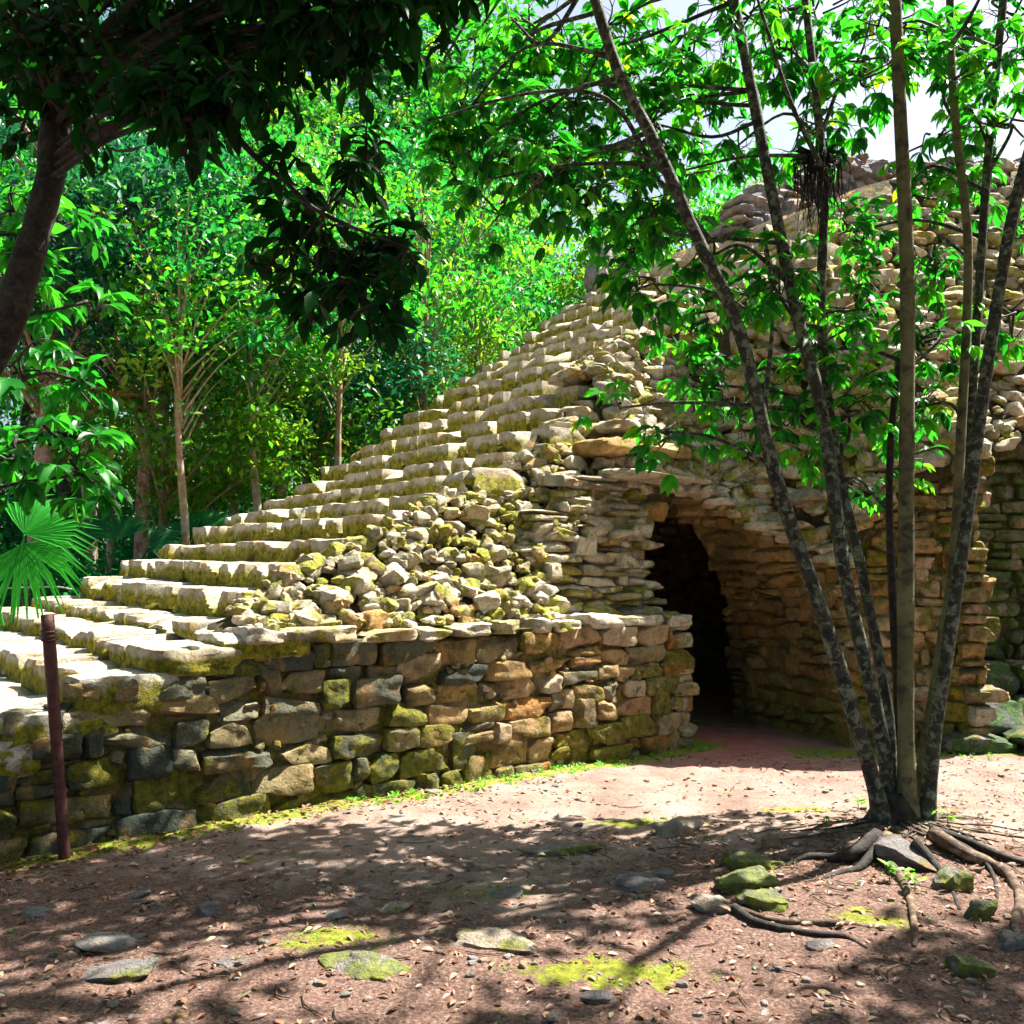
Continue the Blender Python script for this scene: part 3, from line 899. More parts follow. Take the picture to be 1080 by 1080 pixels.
d = np.stack([np.cos(a), np.sin(a), R.normal(0, .25, M)], -1)
L_ = R.uniform(.018, .06, M)
leaves(acc, np.stack([x, y, gh(x, y) + .008], -1), d, np.tile(UP, (M, 1)) + R.normal(0, .35, (M, 3)), L_, L_ * R.uniform(.35, .55, M), R.uniform(0, .96, M) + (R.uniform(0, 1, M) < .03) * .2)
tag(acc.build('leaf_litter', L_lit), 'brown fallen leaves lying on the dirt', 'leaf litter', kind='stuff')
# twigs
acc = Acc()
for _ in range(420):
    x, y = random.uniform(-3.5, 4), 2.6 + random.random() ** 1.4 * 4
    if random.random() < .35: x, y = TB[0] + random.gauss(-.3, .7), TB[1] + random.gauss(-.3, .4)
    a = random.uniform(0, 6.28); l = random.uniform(.04, .2)
    p = [np.array([x, y, 0]), np.array([x + l * .5 * math.cos(a), y + l * .5 * math.sin(a), 0]), np.array([x + l * math.cos(a + .3), y + l * math.sin(a + .3), 0])]
    for q in p: q[2] = float(gh(q[0], q[1])) + .008
    tube(acc, p, [.003, .0035, .002], 5, 2)
tag(acc.build('fallen_twigs', B_root), 'thin broken twigs scattered on the ground', 'twigs', kind='stuff')

# rocks
rocks = [(115, 1003, 76, 20, .25, .3, 'flat grey slab lying in the dirt near the front, below the rusty post'),
         (218, 966, 30, 28, .2, .2, 'upright bluish grey rock on the path between slab and wall'),
         (33, 968, 30, 15, .35, .2, 'small pale grey rock beside the left picture edge'),
         (143, 947, 24, 9, .3, .2, 'tiny flat grey stone just below the rusty post'),
         (508, 916, 30, 16, .9, .2, 'small reddish block alone in the middle of the path'),
         (592, 902, 72, 16, .5, .75, 'low mossy flat rock sunk in the middle of the path'),
         (716, 880, 56, 38, .78, .35, 'pale leaning rock in the sunlit path left of the multi stemmed tree'),
         (797, 917, 56, 28, .4, .95, 'mossy rock uppermost of the three left of the tree'),
         (788, 938, 66, 30, .4, .95, 'bright green mossy rock middle of the three left of the tree'),
         (806, 957, 50, 24, .3, .9, 'small mossy rock lowest of the three left of the tree'),
         (674, 938, 58, 17, .1, .3, 'dark low rock in the path centre, in front of the mossy three'),
         (1030, 1030, 62, 36, .3, .85, 'round mossy rock at the front below the tree roots'),
         (1037, 968, 36, 34, .4, .8, 'tilted wedge of mossy rock among the roots on their right side'),
         (1008, 938, 56, 44, .4, .85, 'angular mossy rock wedged under the right roots'),
         (965, 912, 66, 30, .2, .5, 'grey rock gripped by roots right under the trunk'),
         (757, 962, 54, 24, .8, .4, 'brownish rock at the tip of the long surface root'),
         (415, 962, 38, 17, .75, .6, 'tan mossy stone left of centre in the path'),
         (118, 1033, 84, 13, .1, .55, 'long dark low rock at the front, below the grey slab'),
         (385, 1028, 88, 12, .5, .85, 'long mossy hump of rock near the lower edge'),
         (525, 1000, 92, 12, .8, .6, 'broad pale embedded rock in the lower middle'),
         (628, 1056, 34, 14, .1, .3, 'small dark rock at the lower edge middle'),
         (530, 945, 40, 11, .1, .4, 'dark flat stone below the small reddish block'),
         (1072, 1000, 34, 26, .3, .4, 'grey rock at the right edge in front of the roots'),
         (812, 893, 22, 26, .95, .2, 'little upright brown rock behind the mossy three'),
         (460, 838, 22, 10, .7, .4, 'little tan stone at the foot of the long wall'),
         (700, 925, 30, 12, .15, .3, 'small dark rock next to the low dark rock at centre'),
         (872, 1000, 40, 12, .2, .5, 'small flat stone in front of the long surface root'),
         (352, 968, 26, 9, .4, .4, 'thin grey stone right of the upright bluish rock'),
         (240, 1020, 34, 10, .15, .3, 'small dark stone right of the grey slab')]
for (px, py_, w, h, tn_, ms_, lab) in rocks:
    p = ground(px, py_); zz = float(gh(p[0], p[1])); p = ground(px, py_, zz)
    Y = p[1]; hw = w / 1000 * Y / 2; hh = h / 1000 * Y / 2 * .72
    hh = max(hh, hw * .17); dp = hw * random.uniform(.6, .85)
    acc = Acc()
    c = np.array([p[0], p[1] + dp * .6, zz + hh * .15])
    a = random.uniform(-.4, .4); tl = random.gauss(0, .12)
    X = unit([math.cos(a), math.sin(a), tl]); Yv = unit(np.cross(UP, X)); Zv = np.cross(X, Yv)
    stones(acc, [c], [[hw, dp, hh * 1.15]], [np.stack([X, Yv, Zv], -1)], n=20, k=4.5, cuts=14, amp=.16, fine=.035, tint=tn_, moss=ms_, cr=(.66, 1.08))
    o = acc.build('rock', M_rock, None, origin=(c[0], c[1], zz)); tag(o, lab, 'rock', 'loose rocks on the path')

# ------------------------------------------------------------------ rusty post and cord
pf = ground(68, 903); pt = at(50, 648, pf[1])
o = thing('rusty_post', 'leaning rust red steel post standing in front of the lower stairs', 'post', pf)
acc = Acc(); dpp = unit(pt - pf)
tube(acc, [pf - dpp * .1, pf + dpp * .4, pt - dpp * .3, pt], [.032, .033, .035, .037], 20, 3, rough=.05, freq=6)
acc.build('shaft', M_rust, o)
acc = Acc()
for h_, in ((.10,), (.125,), (.15,)):
    c = pt - dpp * h_; q = [c + .040 * np.array([math.cos(a), math.sin(a), .12 * math.sin(a)]) for a in np.linspace(0, 6.28, 14)]
    tube(acc, q, .006, 6, 1)
acc.build('wire_binding', M_rust, o)
acc = Acc()
ca = at(-120, 619, 12.5); cb = at(52, 619, 12.0); cc = at(78, 622, 11.4)
tube(acc, [ca, (ca + cb) / 2 + [0, 0, -.03], cb, cc], .011, 6, 4)
cd = tag(acc.build('boundary_cord', M_cord, None, origin=ca), 'pale cord strung past the fan palm at the far end of the steps', 'cord')

# ------------------------------------------------------------------ multi-stemmed tree
T1 = thing('multi_stemmed_tree', 'slender tree of eight bare stems fanning up from one root collar on the path', 'tree', TB)
D0 = TB[1]
stem_px = [
    ([(932, 885), (925, 840), (905, 770), (868, 650), (820, 510), (780, 350), (735, 250), (690, 150), (650, 70), (618, -30), (560, -180)], 24, 13, -.05, -.6, B_main),
    ([(941, 885), (936, 820), (922, 740), (890, 600), (868, 440), (840, 330), (815, 210), (790, 80), (768, -30), (740, -200)], 22, 14, .0, .1, B_main),
    ([(947, 885), (942, 830), (935, 740), (910, 610), (880, 470), (866, 330), (869, 200), (856, 60), (846, -30), (830, -200)], 17, 11, .1, .5, B_main),
    ([(952, 880), (948, 760), (942, 640), (938, 540), (940, 460), (948, 380)], 15, 9, .18, .4, B_dark),
    ([(958, 888), (956, 800), (955, 700), (956, 500), (957, 300), (950, 130), (942, -30), (930, -220)], 25, 16, -.03, -.1, B_pale),
    ([(968, 885), (974, 800), (990, 700), (1006, 590), (1014, 450), (1020, 330), (1020, 240), (1008, 130), (1002, 20), (1005, -120)], 16, 11, .06, .4, B_pale),
    ([(975, 885), (984, 790), (1000, 680), (1018, 560), (1035, 430), (1050, 330), (1072, 210), (1110, 80), (1150, -60)], 19, 15, -.02, -.2, B_main),
    ([(972, 882), (980, 790), (1000, 650), (1016, 520), (1028, 380), (1036, 250), (1046, 120), (1060, -20), (1070, -160)], 14, 12, .14, .6, B_main)]
stems = []
for (pp, w0, w1, dy0, dy1, mt) in stem_px:
    acc = Acc(); k = len(pp); pts = []; rr = []
    for i, (a, c) in enumerate(pp):
        f = i / (k - 1); Y = D0 + dy0 + .05 + (dy1 - dy0) * f
        pts.append(at(a, c, Y)); rr.append((w0 + (w1 - w0) * f ** .8) / 1000 * D0 / 2 * .77)
    pts = np.array(pts)
    pts[0, 2] = min(pts[0, 2], .1); rr[0] *= 1.5
    tube(acc, pts, rr, 14, 6, rough=.07, freq=6)
    acc.build('stem', mt, T1); stems.append(smooth_poly(pts, 8))
# root collar
acc = Acc()
cc0 = TB + [.01, .05, .1]
for a in np.linspace(0, 6.28, 10)[:-1]:
    e = cc0 + np.array([.26 * math.cos(a), .2 * math.sin(a), -.12]); tube(acc, [cc0 + [0, 0, .13], cc0 + np.array([.09 * math.cos(a), .08 * math.sin(a), .02]), e], [.10, .075, .02], 9, 4, rough=.2, freq=9)
acc.build('root_collar', B_dark, T1)
def root(pp, w0, w1, mt=B_root):
    acc = Acc(); pts = []; rr = []
    for i, (a, c) in enumerate(pp):
        p = ground(a, c); zz = float(gh(p[0], p[1])); p = ground(a, c, zz); f = i / (len(pp) - 1)
        r_ = (w0 + (w1 - w0) * f) / 1000 * p[1] / 2 * .62
        p[2] = zz + r_ * (.20 if 0 < f < 1 else -.4 if f == 1 else .8); pts.append(p); rr.append(r_)
    tube(acc, pts, rr, 9, 5, rough=.22, freq=12); acc.build('root', mt, T1)
root([(938, 888), (930, 902), (948, 925), (960, 950), (965, 985), (964, 998)], 22, 9)
root([(985, 884), (1012, 898), (1040, 910), (1062, 922), (1076, 948), (1070, 975), (1074, 992)], 24, 12)
root([(980, 880), (1020, 888), (1060, 905), (1110, 915)], 18, 9, B_dark)
root([(752, 955), (785, 962), (820, 972), (868, 973), (910, 978), (945, 984)], 12, 10)
root([(775, 962), (800, 974), (850, 984), (890, 988), (915, 1000)], 16, 5, B_dark)
root([(925, 888), (902, 900), (880, 906), (850, 905), (828, 912)], 26, 8, B_dark)
root([(930, 892), (908, 915), (884, 922), (858, 930)], 18, 6, B_dark)
root([(965, 892), (985, 912), (1000, 930), (1012, 960)], 18, 7, B_dark)
root([(990, 884), (1030, 902), (1048, 925), (1052, 950)], 14, 5, B_dark)

for _ in range(26):
    a = random.uniform(2.6, 6.9); l = random.uniform(.35, 1.0); p = TB + np.array([.1 * math.cos(a), .08 * math.sin(a), 0]); pts = []; d = a
    for k in range(6):
        z_ = float(gh(p[0], p[1])); pts.append([p[0], p[1], z_ + (.006 if k < 5 else -.01)]); d += random.gauss(0, .35); p = p + np.array([math.cos(d), math.sin(d) * .8, 0]) * l / 5
    r_ = random.uniform(.006, .016); acc = Acc(); tube(acc, pts, np.linspace(r_, .003, 6), 7, 4, rough=.2, freq=14); acc.build('root', random.choice([B_dark, B_root]), T1)
# sprays of palmate leaves
def palmate(lv, tw, origin, dirn, rg, L=.16, nl=(5, 8), tintr=(.1, .9), droop=.55, wid=.36):
    k = random.randint(*nl)
    d = unit(dirn); x = unit(np.cross(d, [0.01, 0, 1])); y = np.cross(x, d)
    ang = np.linspace(-1.5, 1.5, k) + R.normal(0, .12, k)
    dirs = d[None] * np.cos(ang)[:, None] + x[None] * np.sin(ang)[:, None] + R.normal(0, .12, (k, 3)) + np.array([0, 0, -droop])
    LL = L * R.uniform(.65, 1.1, k) * (1 - .25 * np.abs(ang) / 1.5)
    leaves(lv, np.tile(origin, (k, 1)), dirs, np.tile(UP, (k, 1)) + R.normal(0, .35, (k, 3)), LL, LL * wid, np.clip(R.uniform(*tintr) + R.normal(0, .1, k), 0, .96) + (1 if random.random() < .02 else 0) * .06)


def spray(lv, tw, start, end, ng, L, rad=.010, **kw):
    start = np.asarray(start, float); end = np.asarray(end, float)
    mid = (start + end) / 2 + R.normal(0, .06, 3) + [0, 0, .08 * np.linalg.norm(end - start)]
    c = smooth_poly([start, mid, end], 6)
    tube(tw, c[::2], np.linspace(rad, .003, len(c[::2])), 6, 2)
    for g_ in range(ng):
        f = random.uniform(.45, 1) if g_ else 1.0
        p = c[int(f * (len(c) - 1))]
        dirn = unit(unit(end - start) * .5 + R.normal(0, .75, 3) + [0, 0, -.1])
        q = p + dirn * random.uniform(.06, .22)
        tube(tw, [p, (p + q) / 2 + [0, 0, .01], q], [.003, .0025, .002], 4, 1)
        palmate(lv, tw, q, dirn, None, L, **kw)


def near_stem(p, lst):
    best = None
    for st in lst:
        d = np.linalg.norm(st - (p + np.array([0, 0, -.35])), axis=1); i = int(d.argmin())
        if st[i][2] > 1.2 and (best is None or d[i] < best[0]): best = (d[i], st[i])
    return best[1]


def cluster(lv, tw, c, rad, n, L, src, ng=(3, 5), **kw):
    hub = c + np.array([0, 0, .0]);
    if np.linalg.norm(src - hub) > rad * .5:
        mid = (src + hub) / 2 + R.normal(0, .08, 3) + [0, 0, .1]
        tube(tw, [src, mid, hub], [.016, .012, .009], 7, 5, rough=.1)
    for _ in range(n):
        e = c + unit(R.normal(size=3) * [1.1, 1.0, .8]) * rad * random.uniform(.5, 1.05)
        spray(lv, tw, hub + R.normal(0, rad * .12, 3), e, random.randint(*ng), L, **kw)


lv = Acc(); tw = Acc()
cl = [(490, 120, 40, 5), (545, 150, 55, 8), (605, 110, 62, 9), (560, 215, 60, 8), (620, 245, 55, 8), (690, 225, 50, 7), (665, 290, 32, 4), (705, 335, 45, 6),
      (745, 405, 44, 6), (655, 430, 22, 1), (700, 455, 24, 2), (815, 290, 52, 7), (850, 375, 52, 7), (905, 320, 50, 7), (895, 430, 45, 6), (805, 430, 36, 4), (900, 245, 40, 5),
      (965, 430, 45, 5), (975, 360, 40, 4), (960, 480, 25, 2), (985, 270, 40, 4), (720, 50, 70, 10), (820, 50, 60, 7), (905, 80, 55, 7), (1000, 60, 60, 9), (1062, 130, 45, 6),
      (1065, 330, 30, 3), (985, 150, 45, 5), (640, 35, 55, 7), (560, 35, 50, 6), (690, 130, 55, 7), (770, 160, 45, 5), (1075, 20, 50, 5), (895, 510, 20, 1), (770, 310, 45, 5),
      (500, 40, 40, 4), (480, 200, 35, 4), (860, 470, 28, 2), (1030, 200, 30, 3), (750, 270, 30, 3), (590, 60, 60, 7), (530, 90, 50, 6), (660, 90, 55, 6), (750, 110, 55, 6), (850, 130, 45, 5), (940, 30, 60, 7), (600, 180, 60, 7), (650, 200, 50, 5), (1040, 60, 50, 6), (960, 200, 40, 3), (530, 250, 40, 4), (860, 10, 60, 6), (780, 20, 60, 6), (720, 180, 45, 5), (1070, 250, 35, 2), (470, 60, 40, 4), (690, 300, 30, 3)]
for (px, py_, rp, n_) in cl:
    if px < 680 and 180 <= py_ < 320: py_ -= 28
    Y = D0 + random.uniform(.05, 1.5)
    c = at(px, py_, Y); cluster(lv, tw, c, rp / 1000 * Y * 1.08, int(n_ * 1.3) + 1 if py_ < 260 else int(n_ * 1.25) + 1, .16, near_stem(c, stems), tintr=(.0, .85), wid=.40)
# two long bare branches reaching left and a fork
for pp in ([(688, 172), (640, 104), (560, 98), (450, 128)], [(700, 175), (660, 172), (590, 175), (510, 190)], [(620, -20), (575, 45), (540, 20)], [(866, 175), (835, 110), (812, 40), (790, -30)],
           [(1005, 45), (1022, 20), (1042, -20)], [(806, 430), (815, 330), (806, 240)], [(750, 255), (712, 205), (668, 170)]):
    tube(tw, [at(a, c, D0 - .1) for a, c in pp], np.linspace(.018, .008, len(pp)), 7, 5, rough=.1)
# unseen canopy added above the frame to shade the ground
for _ in range(16):
    c = np.array([TB[0] + random.uniform(-2.6, 2.2), TB[1] + random.uniform(-2.6, .1), random.uniform(5.7, 8.2)])
    cluster(lv, tw, c, .5, 7, .17, near_stem(c, stems), ng=(4, 6))
lv.build('crown', L_main, T1); tw.build('branch', B_main, T1)
# air plant with hanging roots
hp = at(862, 172, D0 + .1)
o = thing('air_plant', 'dried air plant with hanging dark rootlets clinging to the third stem', 'air plant', hp)
acc = Acc()
for _ in range(120):
    a = random.uniform(0, 6.28); r_ = random.uniform(.02, .15); l = random.uniform(.15, .52)
    p0 = hp + R.normal(0, .02, 3); p1 = p0 + [r_ * math.cos(a), r_ * math.sin(a), random.uniform(-.02, .05)]; p2 = p1 + R.normal(0, .025, 3) + [0, 0, -l * .5]; p3 = p2 + R.normal(0, .05, 3) + [0, 0, -l * .5]
    tube(acc, [p0, p1, p2, p3], [.004, .004, .003, .0015], 4, 3)
acc.build('rootlet', B_dark, o)
acc = Acc(); M = 30; a = R.uniform(0, 6.28, M)
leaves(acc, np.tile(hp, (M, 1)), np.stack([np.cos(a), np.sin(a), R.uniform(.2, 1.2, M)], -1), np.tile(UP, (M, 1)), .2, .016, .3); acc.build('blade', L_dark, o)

# ------------------------------------------------------------------ dark tree on the left
b0 = at(-60, 470, 4.0); 
T2 = thing('shaded_tree', 'dark curving tree in shade whose boughs hang over the upper left', 'tree', (b0[0] - .6, 4.1, 0))
tr = [np.array([b0[0] - .6, 4.1, -.1]), np.array([b0[0] - .3, 4.05, .9]), b0, at(0, 365, 4.0), at(30, 270, 4.0), at(52, 190, 4.05), at(62, 100, 4.1), at(72, 0, 4.2), at(110, -160, 4.5), at(160, -420, 4.8)]
acc = Acc(); tube(acc, tr, [.13, .09, .068, .064, .062, .06, .058, .055, .05, .035], 14, 6, rough=.15, freq=7); acc.build('trunk', B_dark, T2)
lv = Acc(); tw = Acc()
trs = smooth_poly(tr[3:], 8)
def twig_leaves(lv, tw, a, b_, n, L, tr_=(0, .9)):
    a = np.asarray(a, float); b_ = np.asarray(b_, float)
    c = smooth_poly([a, (a + b_) / 2 + [0, 0, .05], b_], 7); tube(tw, c[::3], np.linspace(.008, .003, len(c[::3])), 5, 1)
    f = np.sort(R.uniform(.15, 1, n)); idx = (f * (len(c) - 1)).astype(int); base = c[idx]
    d = unit(b_ - a); sd_ = unit(np.cross(d, UP)); sg = np.where(np.arange(n) % 2 == 0, 1, -1)[:, None]
    dirs = d * .4 + sd_ * sg * .6 + R.normal(0, .3, (n, 3)) + [0, 0, -.5]
    LL = L * R.uniform(.6, 1.15, n)
    leaves(lv, base, dirs, np.tile(UP, (n, 1)) + R.normal(0, .5, (n, 3)), LL, LL * R.uniform(.38, .5, n), R.uniform(*tr_, n))
def dark_cluster(px, py_, Y, rp, n, L=.15, src=None, br=.016):
    c = at(px, py_, Y); r_ = rp / 1000 * Y
    if src is None:
        d = np.linalg.norm(trs - (c + [0, 0, .2]), axis=1); src = trs[int(d.argmin())]
    tube(tw, [src, (src + c) / 2 + [0, 0, br * 4], c], [br, br * .75, br * .5], 7, 4)
    for _ in range(n):
        e = c + unit(R.normal(size=3) * [1.1, .9, .8]) * r_ * random.uniform(.4, 1.25)
        twig_leaves(lv, tw, c + R.normal(0, r_ * .25, 3), e, random.randint(6, 10), L)
for _ in range(66):
    px = random.uniform(-20, 470); lim = np.interp(px, [0, 60, 150, 240, 300, 370, 450], [150, 130, 150, 110, 85, 55, 35])
    dark_cluster(px, random.uniform(-80, lim), random.uniform(3.0, 4.6), random.uniform(50, 80), 8, .118)
hang = [at(255, 150, 3.6), at(300, 190, 3.6), at(340, 225, 3.6), at(430, 262, 3.6)]
tube(tw, [trs[-25] if len(trs) > 25 else trs[0], at(170, 40, 3.8)] + hang, [.02, .016, .013, .011, .009, .005], 7, 5)
for (px, py_, rp, n) in ((300, 215, 36, 5), (330, 250, 40, 7), (300, 290, 36, 5), (350, 290, 44, 8), (390, 265, 40, 7), (425, 270, 32, 5), (330, 330, 34, 5), (375, 320, 38, 6), (400, 335, 26, 3), (360, 190, 36, 5), (400, 160, 26, 3), (440, 290, 20, 2), (290, 180, 26, 3)):
    dark_cluster(px, py_, 3.6 + random.uniform(-.3, .4), rp * 1.35, int(n * 1.2), .12, src=min(hang, key=lambda h: np.linalg.norm(h - at(px, py_, 3.6))), br=.005)
# unseen boughs added over the camera to shade the foreground
for _ in range(38):
    c = np.array([random.uniform(-3.0, 3.2), random.uniform(1.8, 5.2), random.uniform(5.0, 6.6)])
    r_ = .45; d = np.linalg.norm(trs - c, axis=1); src = trs[int(d.argmin())]
    tube(tw, [src, (src + c) / 2 + [0, 0, .2], c], [.02, .014, .008], 6, 3)
    for _ in range(7):
        twig_leaves(lv, tw, c + R.normal(0, .12, 3), c + unit(R.normal(size=3)) * r_ * random.uniform(.5, 1.1), 9, .18)
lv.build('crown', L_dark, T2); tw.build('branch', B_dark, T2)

# ------------------------------------------------------------------ broadleaf sapling at the left edge
b0 = at(-70, 470, 5.6)
T3 = thing('broadleaf_sapling', 'broadleaved sapling with large mid green leaves at the left edge behind the dark trunk', 'sapling', (b0[0], 5.9, 0))
acc = Acc(); st3 = [np.array([b0[0], 5.9, -.1]), at(-70, 500, 5.8), at(-55, 300, 5.8), at(-40, 100, 5.8)]
tube(acc, st3, [.05, .045, .035, .02], 9, 5, rough=.1); acc.build('trunk', B_dark, T3)
lv = Acc(); tw = Acc(); st3 = [smooth_poly(st3, 8)]
for (px, py_, rp, n_) in ((20, 400, 50, 6), (55, 460, 45, 6), (20, 300, 45, 6), (60, 250, 40, 4), (85, 500, 30, 3), (10, 480, 40, 5), (15, 220, 40, 5), (90, 320, 25, 2), (80, 400, 30, 3)):
    Y = 5.6 + random.uniform(-.3, .5); c = at(px, py_, Y)
    cluster(lv, tw, c, rp / 1000 * Y, n_, .19, near_stem(c, st3), ng=(2, 4), tintr=(.0, .6), wid=.44)
lv.build('crown', L_main, T3); tw.build('branch', B_dark, T3)

# ------------------------------------------------------------------ fan palms
def fan(acc, hub, normal, upd, Rr, nseg=22, spread=1.25, tint=.6):
    n = unit(normal); u = unit(upd - n * np.dot(upd, n)); x = np.cross(u, n)
    for k in range(nseg):
        a = -spread + 2 * spread * k / (nseg - 1) + random.gauss(0, .02)
        d = u * math.cos(a) + x * math.sin(a); sd_ = np.cross(n, d)
        l = Rr * random.uniform(.88, 1.08) * (.78 + .22 * math.cos(a * .5)); w = Rr * .034
        droop = [0, .0, -.03, -.10 * l - .05 * l * random.random() * 3]
        V = []
        for q, (f, ww, zz) in enumerate(((0.02, .15, 0), (.35, 1.0, 0), (.65, .75, -.02 * l), (1.0, .04, droop[3] - .05 * l))):
            c = hub + d * l * f + UP * zz
            V += [c - sd_ * w * ww + n * w * .5 * ww, c, c + sd_ * w * ww + n * w * .5 * ww]
        F_ = []
        for q in range(3):
            F_ += [[q * 3, q * 3 + 1, q * 3 + 4, q * 3 + 3], [q * 3 + 1, q * 3 + 2, q * 3 + 5, q * 3 + 4]]
        acc.add(V, [np.array(F_)], tint=min(max(tint + random.gauss(0, .12), 0), 1))
def palm(px, py_, Y, Rr, fans, lab, tint):
    hub = at(px, py_, Y); base = np.array([hub[0] - .15, hub[1] + .2, 0])
    o = thing('fan_palm', lab, 'palm', base, 'fan palms beyond the steps')
    acc = Acc(); tube(acc, [base - [0, 0, .1], base + [0, 0, max(.3, hub[2] * .45)]], [.06, .05], 8, 3, rough=.2); acc.build('trunk', B_dark, o)
    top = base + [0, 0, max(.3, hub[2] * .45)]
    for (dx, dy, dz, a, tl) in fans:
        h_ = hub + np.array([dx, dy, dz]); acc = Acc()
        tube(acc, [top, (top + h_) / 2 + [0, 0, .12], h_], [.015, .012, .010], 6, 4, tint=tint)
        nrm = np.array([.25 * math.sin(a), -1, .45 + tl]); fan(acc, h_, nrm, np.array([math.sin(a), 0, math.cos(a)]), Rr * random.uniform(.85, 1.1), tint=tint)
        acc.build('frond', L_palm, o)
palm(20, 570, 9.0, .68, ((.05, 0, .06, .55, .1), (-.02, .1, -.03, 2.75, -.1), (-.65, .3, .25, -.9, .1)), 'bright green fan palm beside the upper end of the lowest steps', .85)
palm(128, 568, 12.6, .62, ((0, 0, 0, -.2, .2), (-.35, .2, .05, -1.0, .1), (.3, .2, -.1, 1.0, .2)), 'dark fan palm between the red barked trunks past the stair edge', .05)
palm(222, 560, 13.6, .6, ((0, 0, 0, .5, .2), (-.3, .1, -.05, -.6, .2)), 'small blue green fan palm peeping over the far stair edge', .25)

# ------------------------------------------------------------------ jungle
def crown_acc(acc, c, rad, ncl, nl, L, clr=.45, tintr=(.0, .9), **k_):
    c = np.asarray(c, float); rad = np.asarray(rad, float)
    cc = unit(R.normal(size=(ncl, 3))) * (R.uniform(.25, 1, (ncl, 1)) ** .45) * rad + c
    ct = R.uniform(*tintr, ncl)
    base = (cc[:, None] + R.normal(0, 1, (ncl, nl, 3)) * clr * np.array([1, 1, .55]) * R.uniform(.6, 1.3, (ncl, 1, 1))).reshape(-1, 3)
    M = len(base); d = R.normal(size=(M, 3)) + [0, 0, -.35]; up = R.normal(0, .6, (M, 3)) + UP
    LL = L * R.uniform(.6, 1.3, M)
    leaves(acc, base, d, up, LL, LL * .5, np.clip(np.repeat(ct, nl) + R.normal(0, .12, M), 0, .97), detail=False)
    return cc


def make_tree(h, cr, ncl, nl, L, clear, mt, rtr, tintr, lm=None):
    """returns a list of (name, mesh object) at the origin, to be copied"""
    root_ = bpy.data.objects.new('jungle_tree', None); C.objects.link(root_)
    acc = Acc(); le = Acc()
    zc = (h + clear) / 2
    cc = crown_acc(le, (0, 0, zc), (cr, cr, (h - clear) / 2), ncl, nl, L, .30, tintr)
    kx, ky = random.gauss(0, .35), random.gauss(0, .3)
    pts = [np.array([0, 0, -.2]), np.array([kx * .4, ky * .4, clear * .5]), np.array([kx, ky, clear]), np.array([kx * .6, ky, h * .8])]
    tube(acc, pts, [rtr * 1.25, rtr, rtr * .8, rtr * .3], 9, 5, rough=.15)
    acc.build('trunk', mt, root_)
    acc = Acc()
    for q in cc[::max(1, len(cc) // 26)]:
        z0 = min(max(clear * .55, q[2] - 1.2), h * .75); f = z0 / h
        s0 = np.array([kx * min(1, f * 1.5), ky * min(1, f * 1.5), z0]); tube(acc, [s0, (s0 + q) / 2 + [0, 0, .15], q], [rtr * .35, rtr * .22, rtr * .08], 6, 3)
    acc.build('limb', mt, root_)
    le.build('crown', lm or L_for, root_)
    return root_


def copy_tree(r_, loc, rz, sc):
    c = r_.copy(); C.objects.link(c); c.location = loc; c.rotation_euler = (0, 0, rz); c.scale = (sc[0], sc[0], sc[1])
    for ch in r_.children:
        d = ch.copy(); C.objects.link(d); d.parent = c
    return c


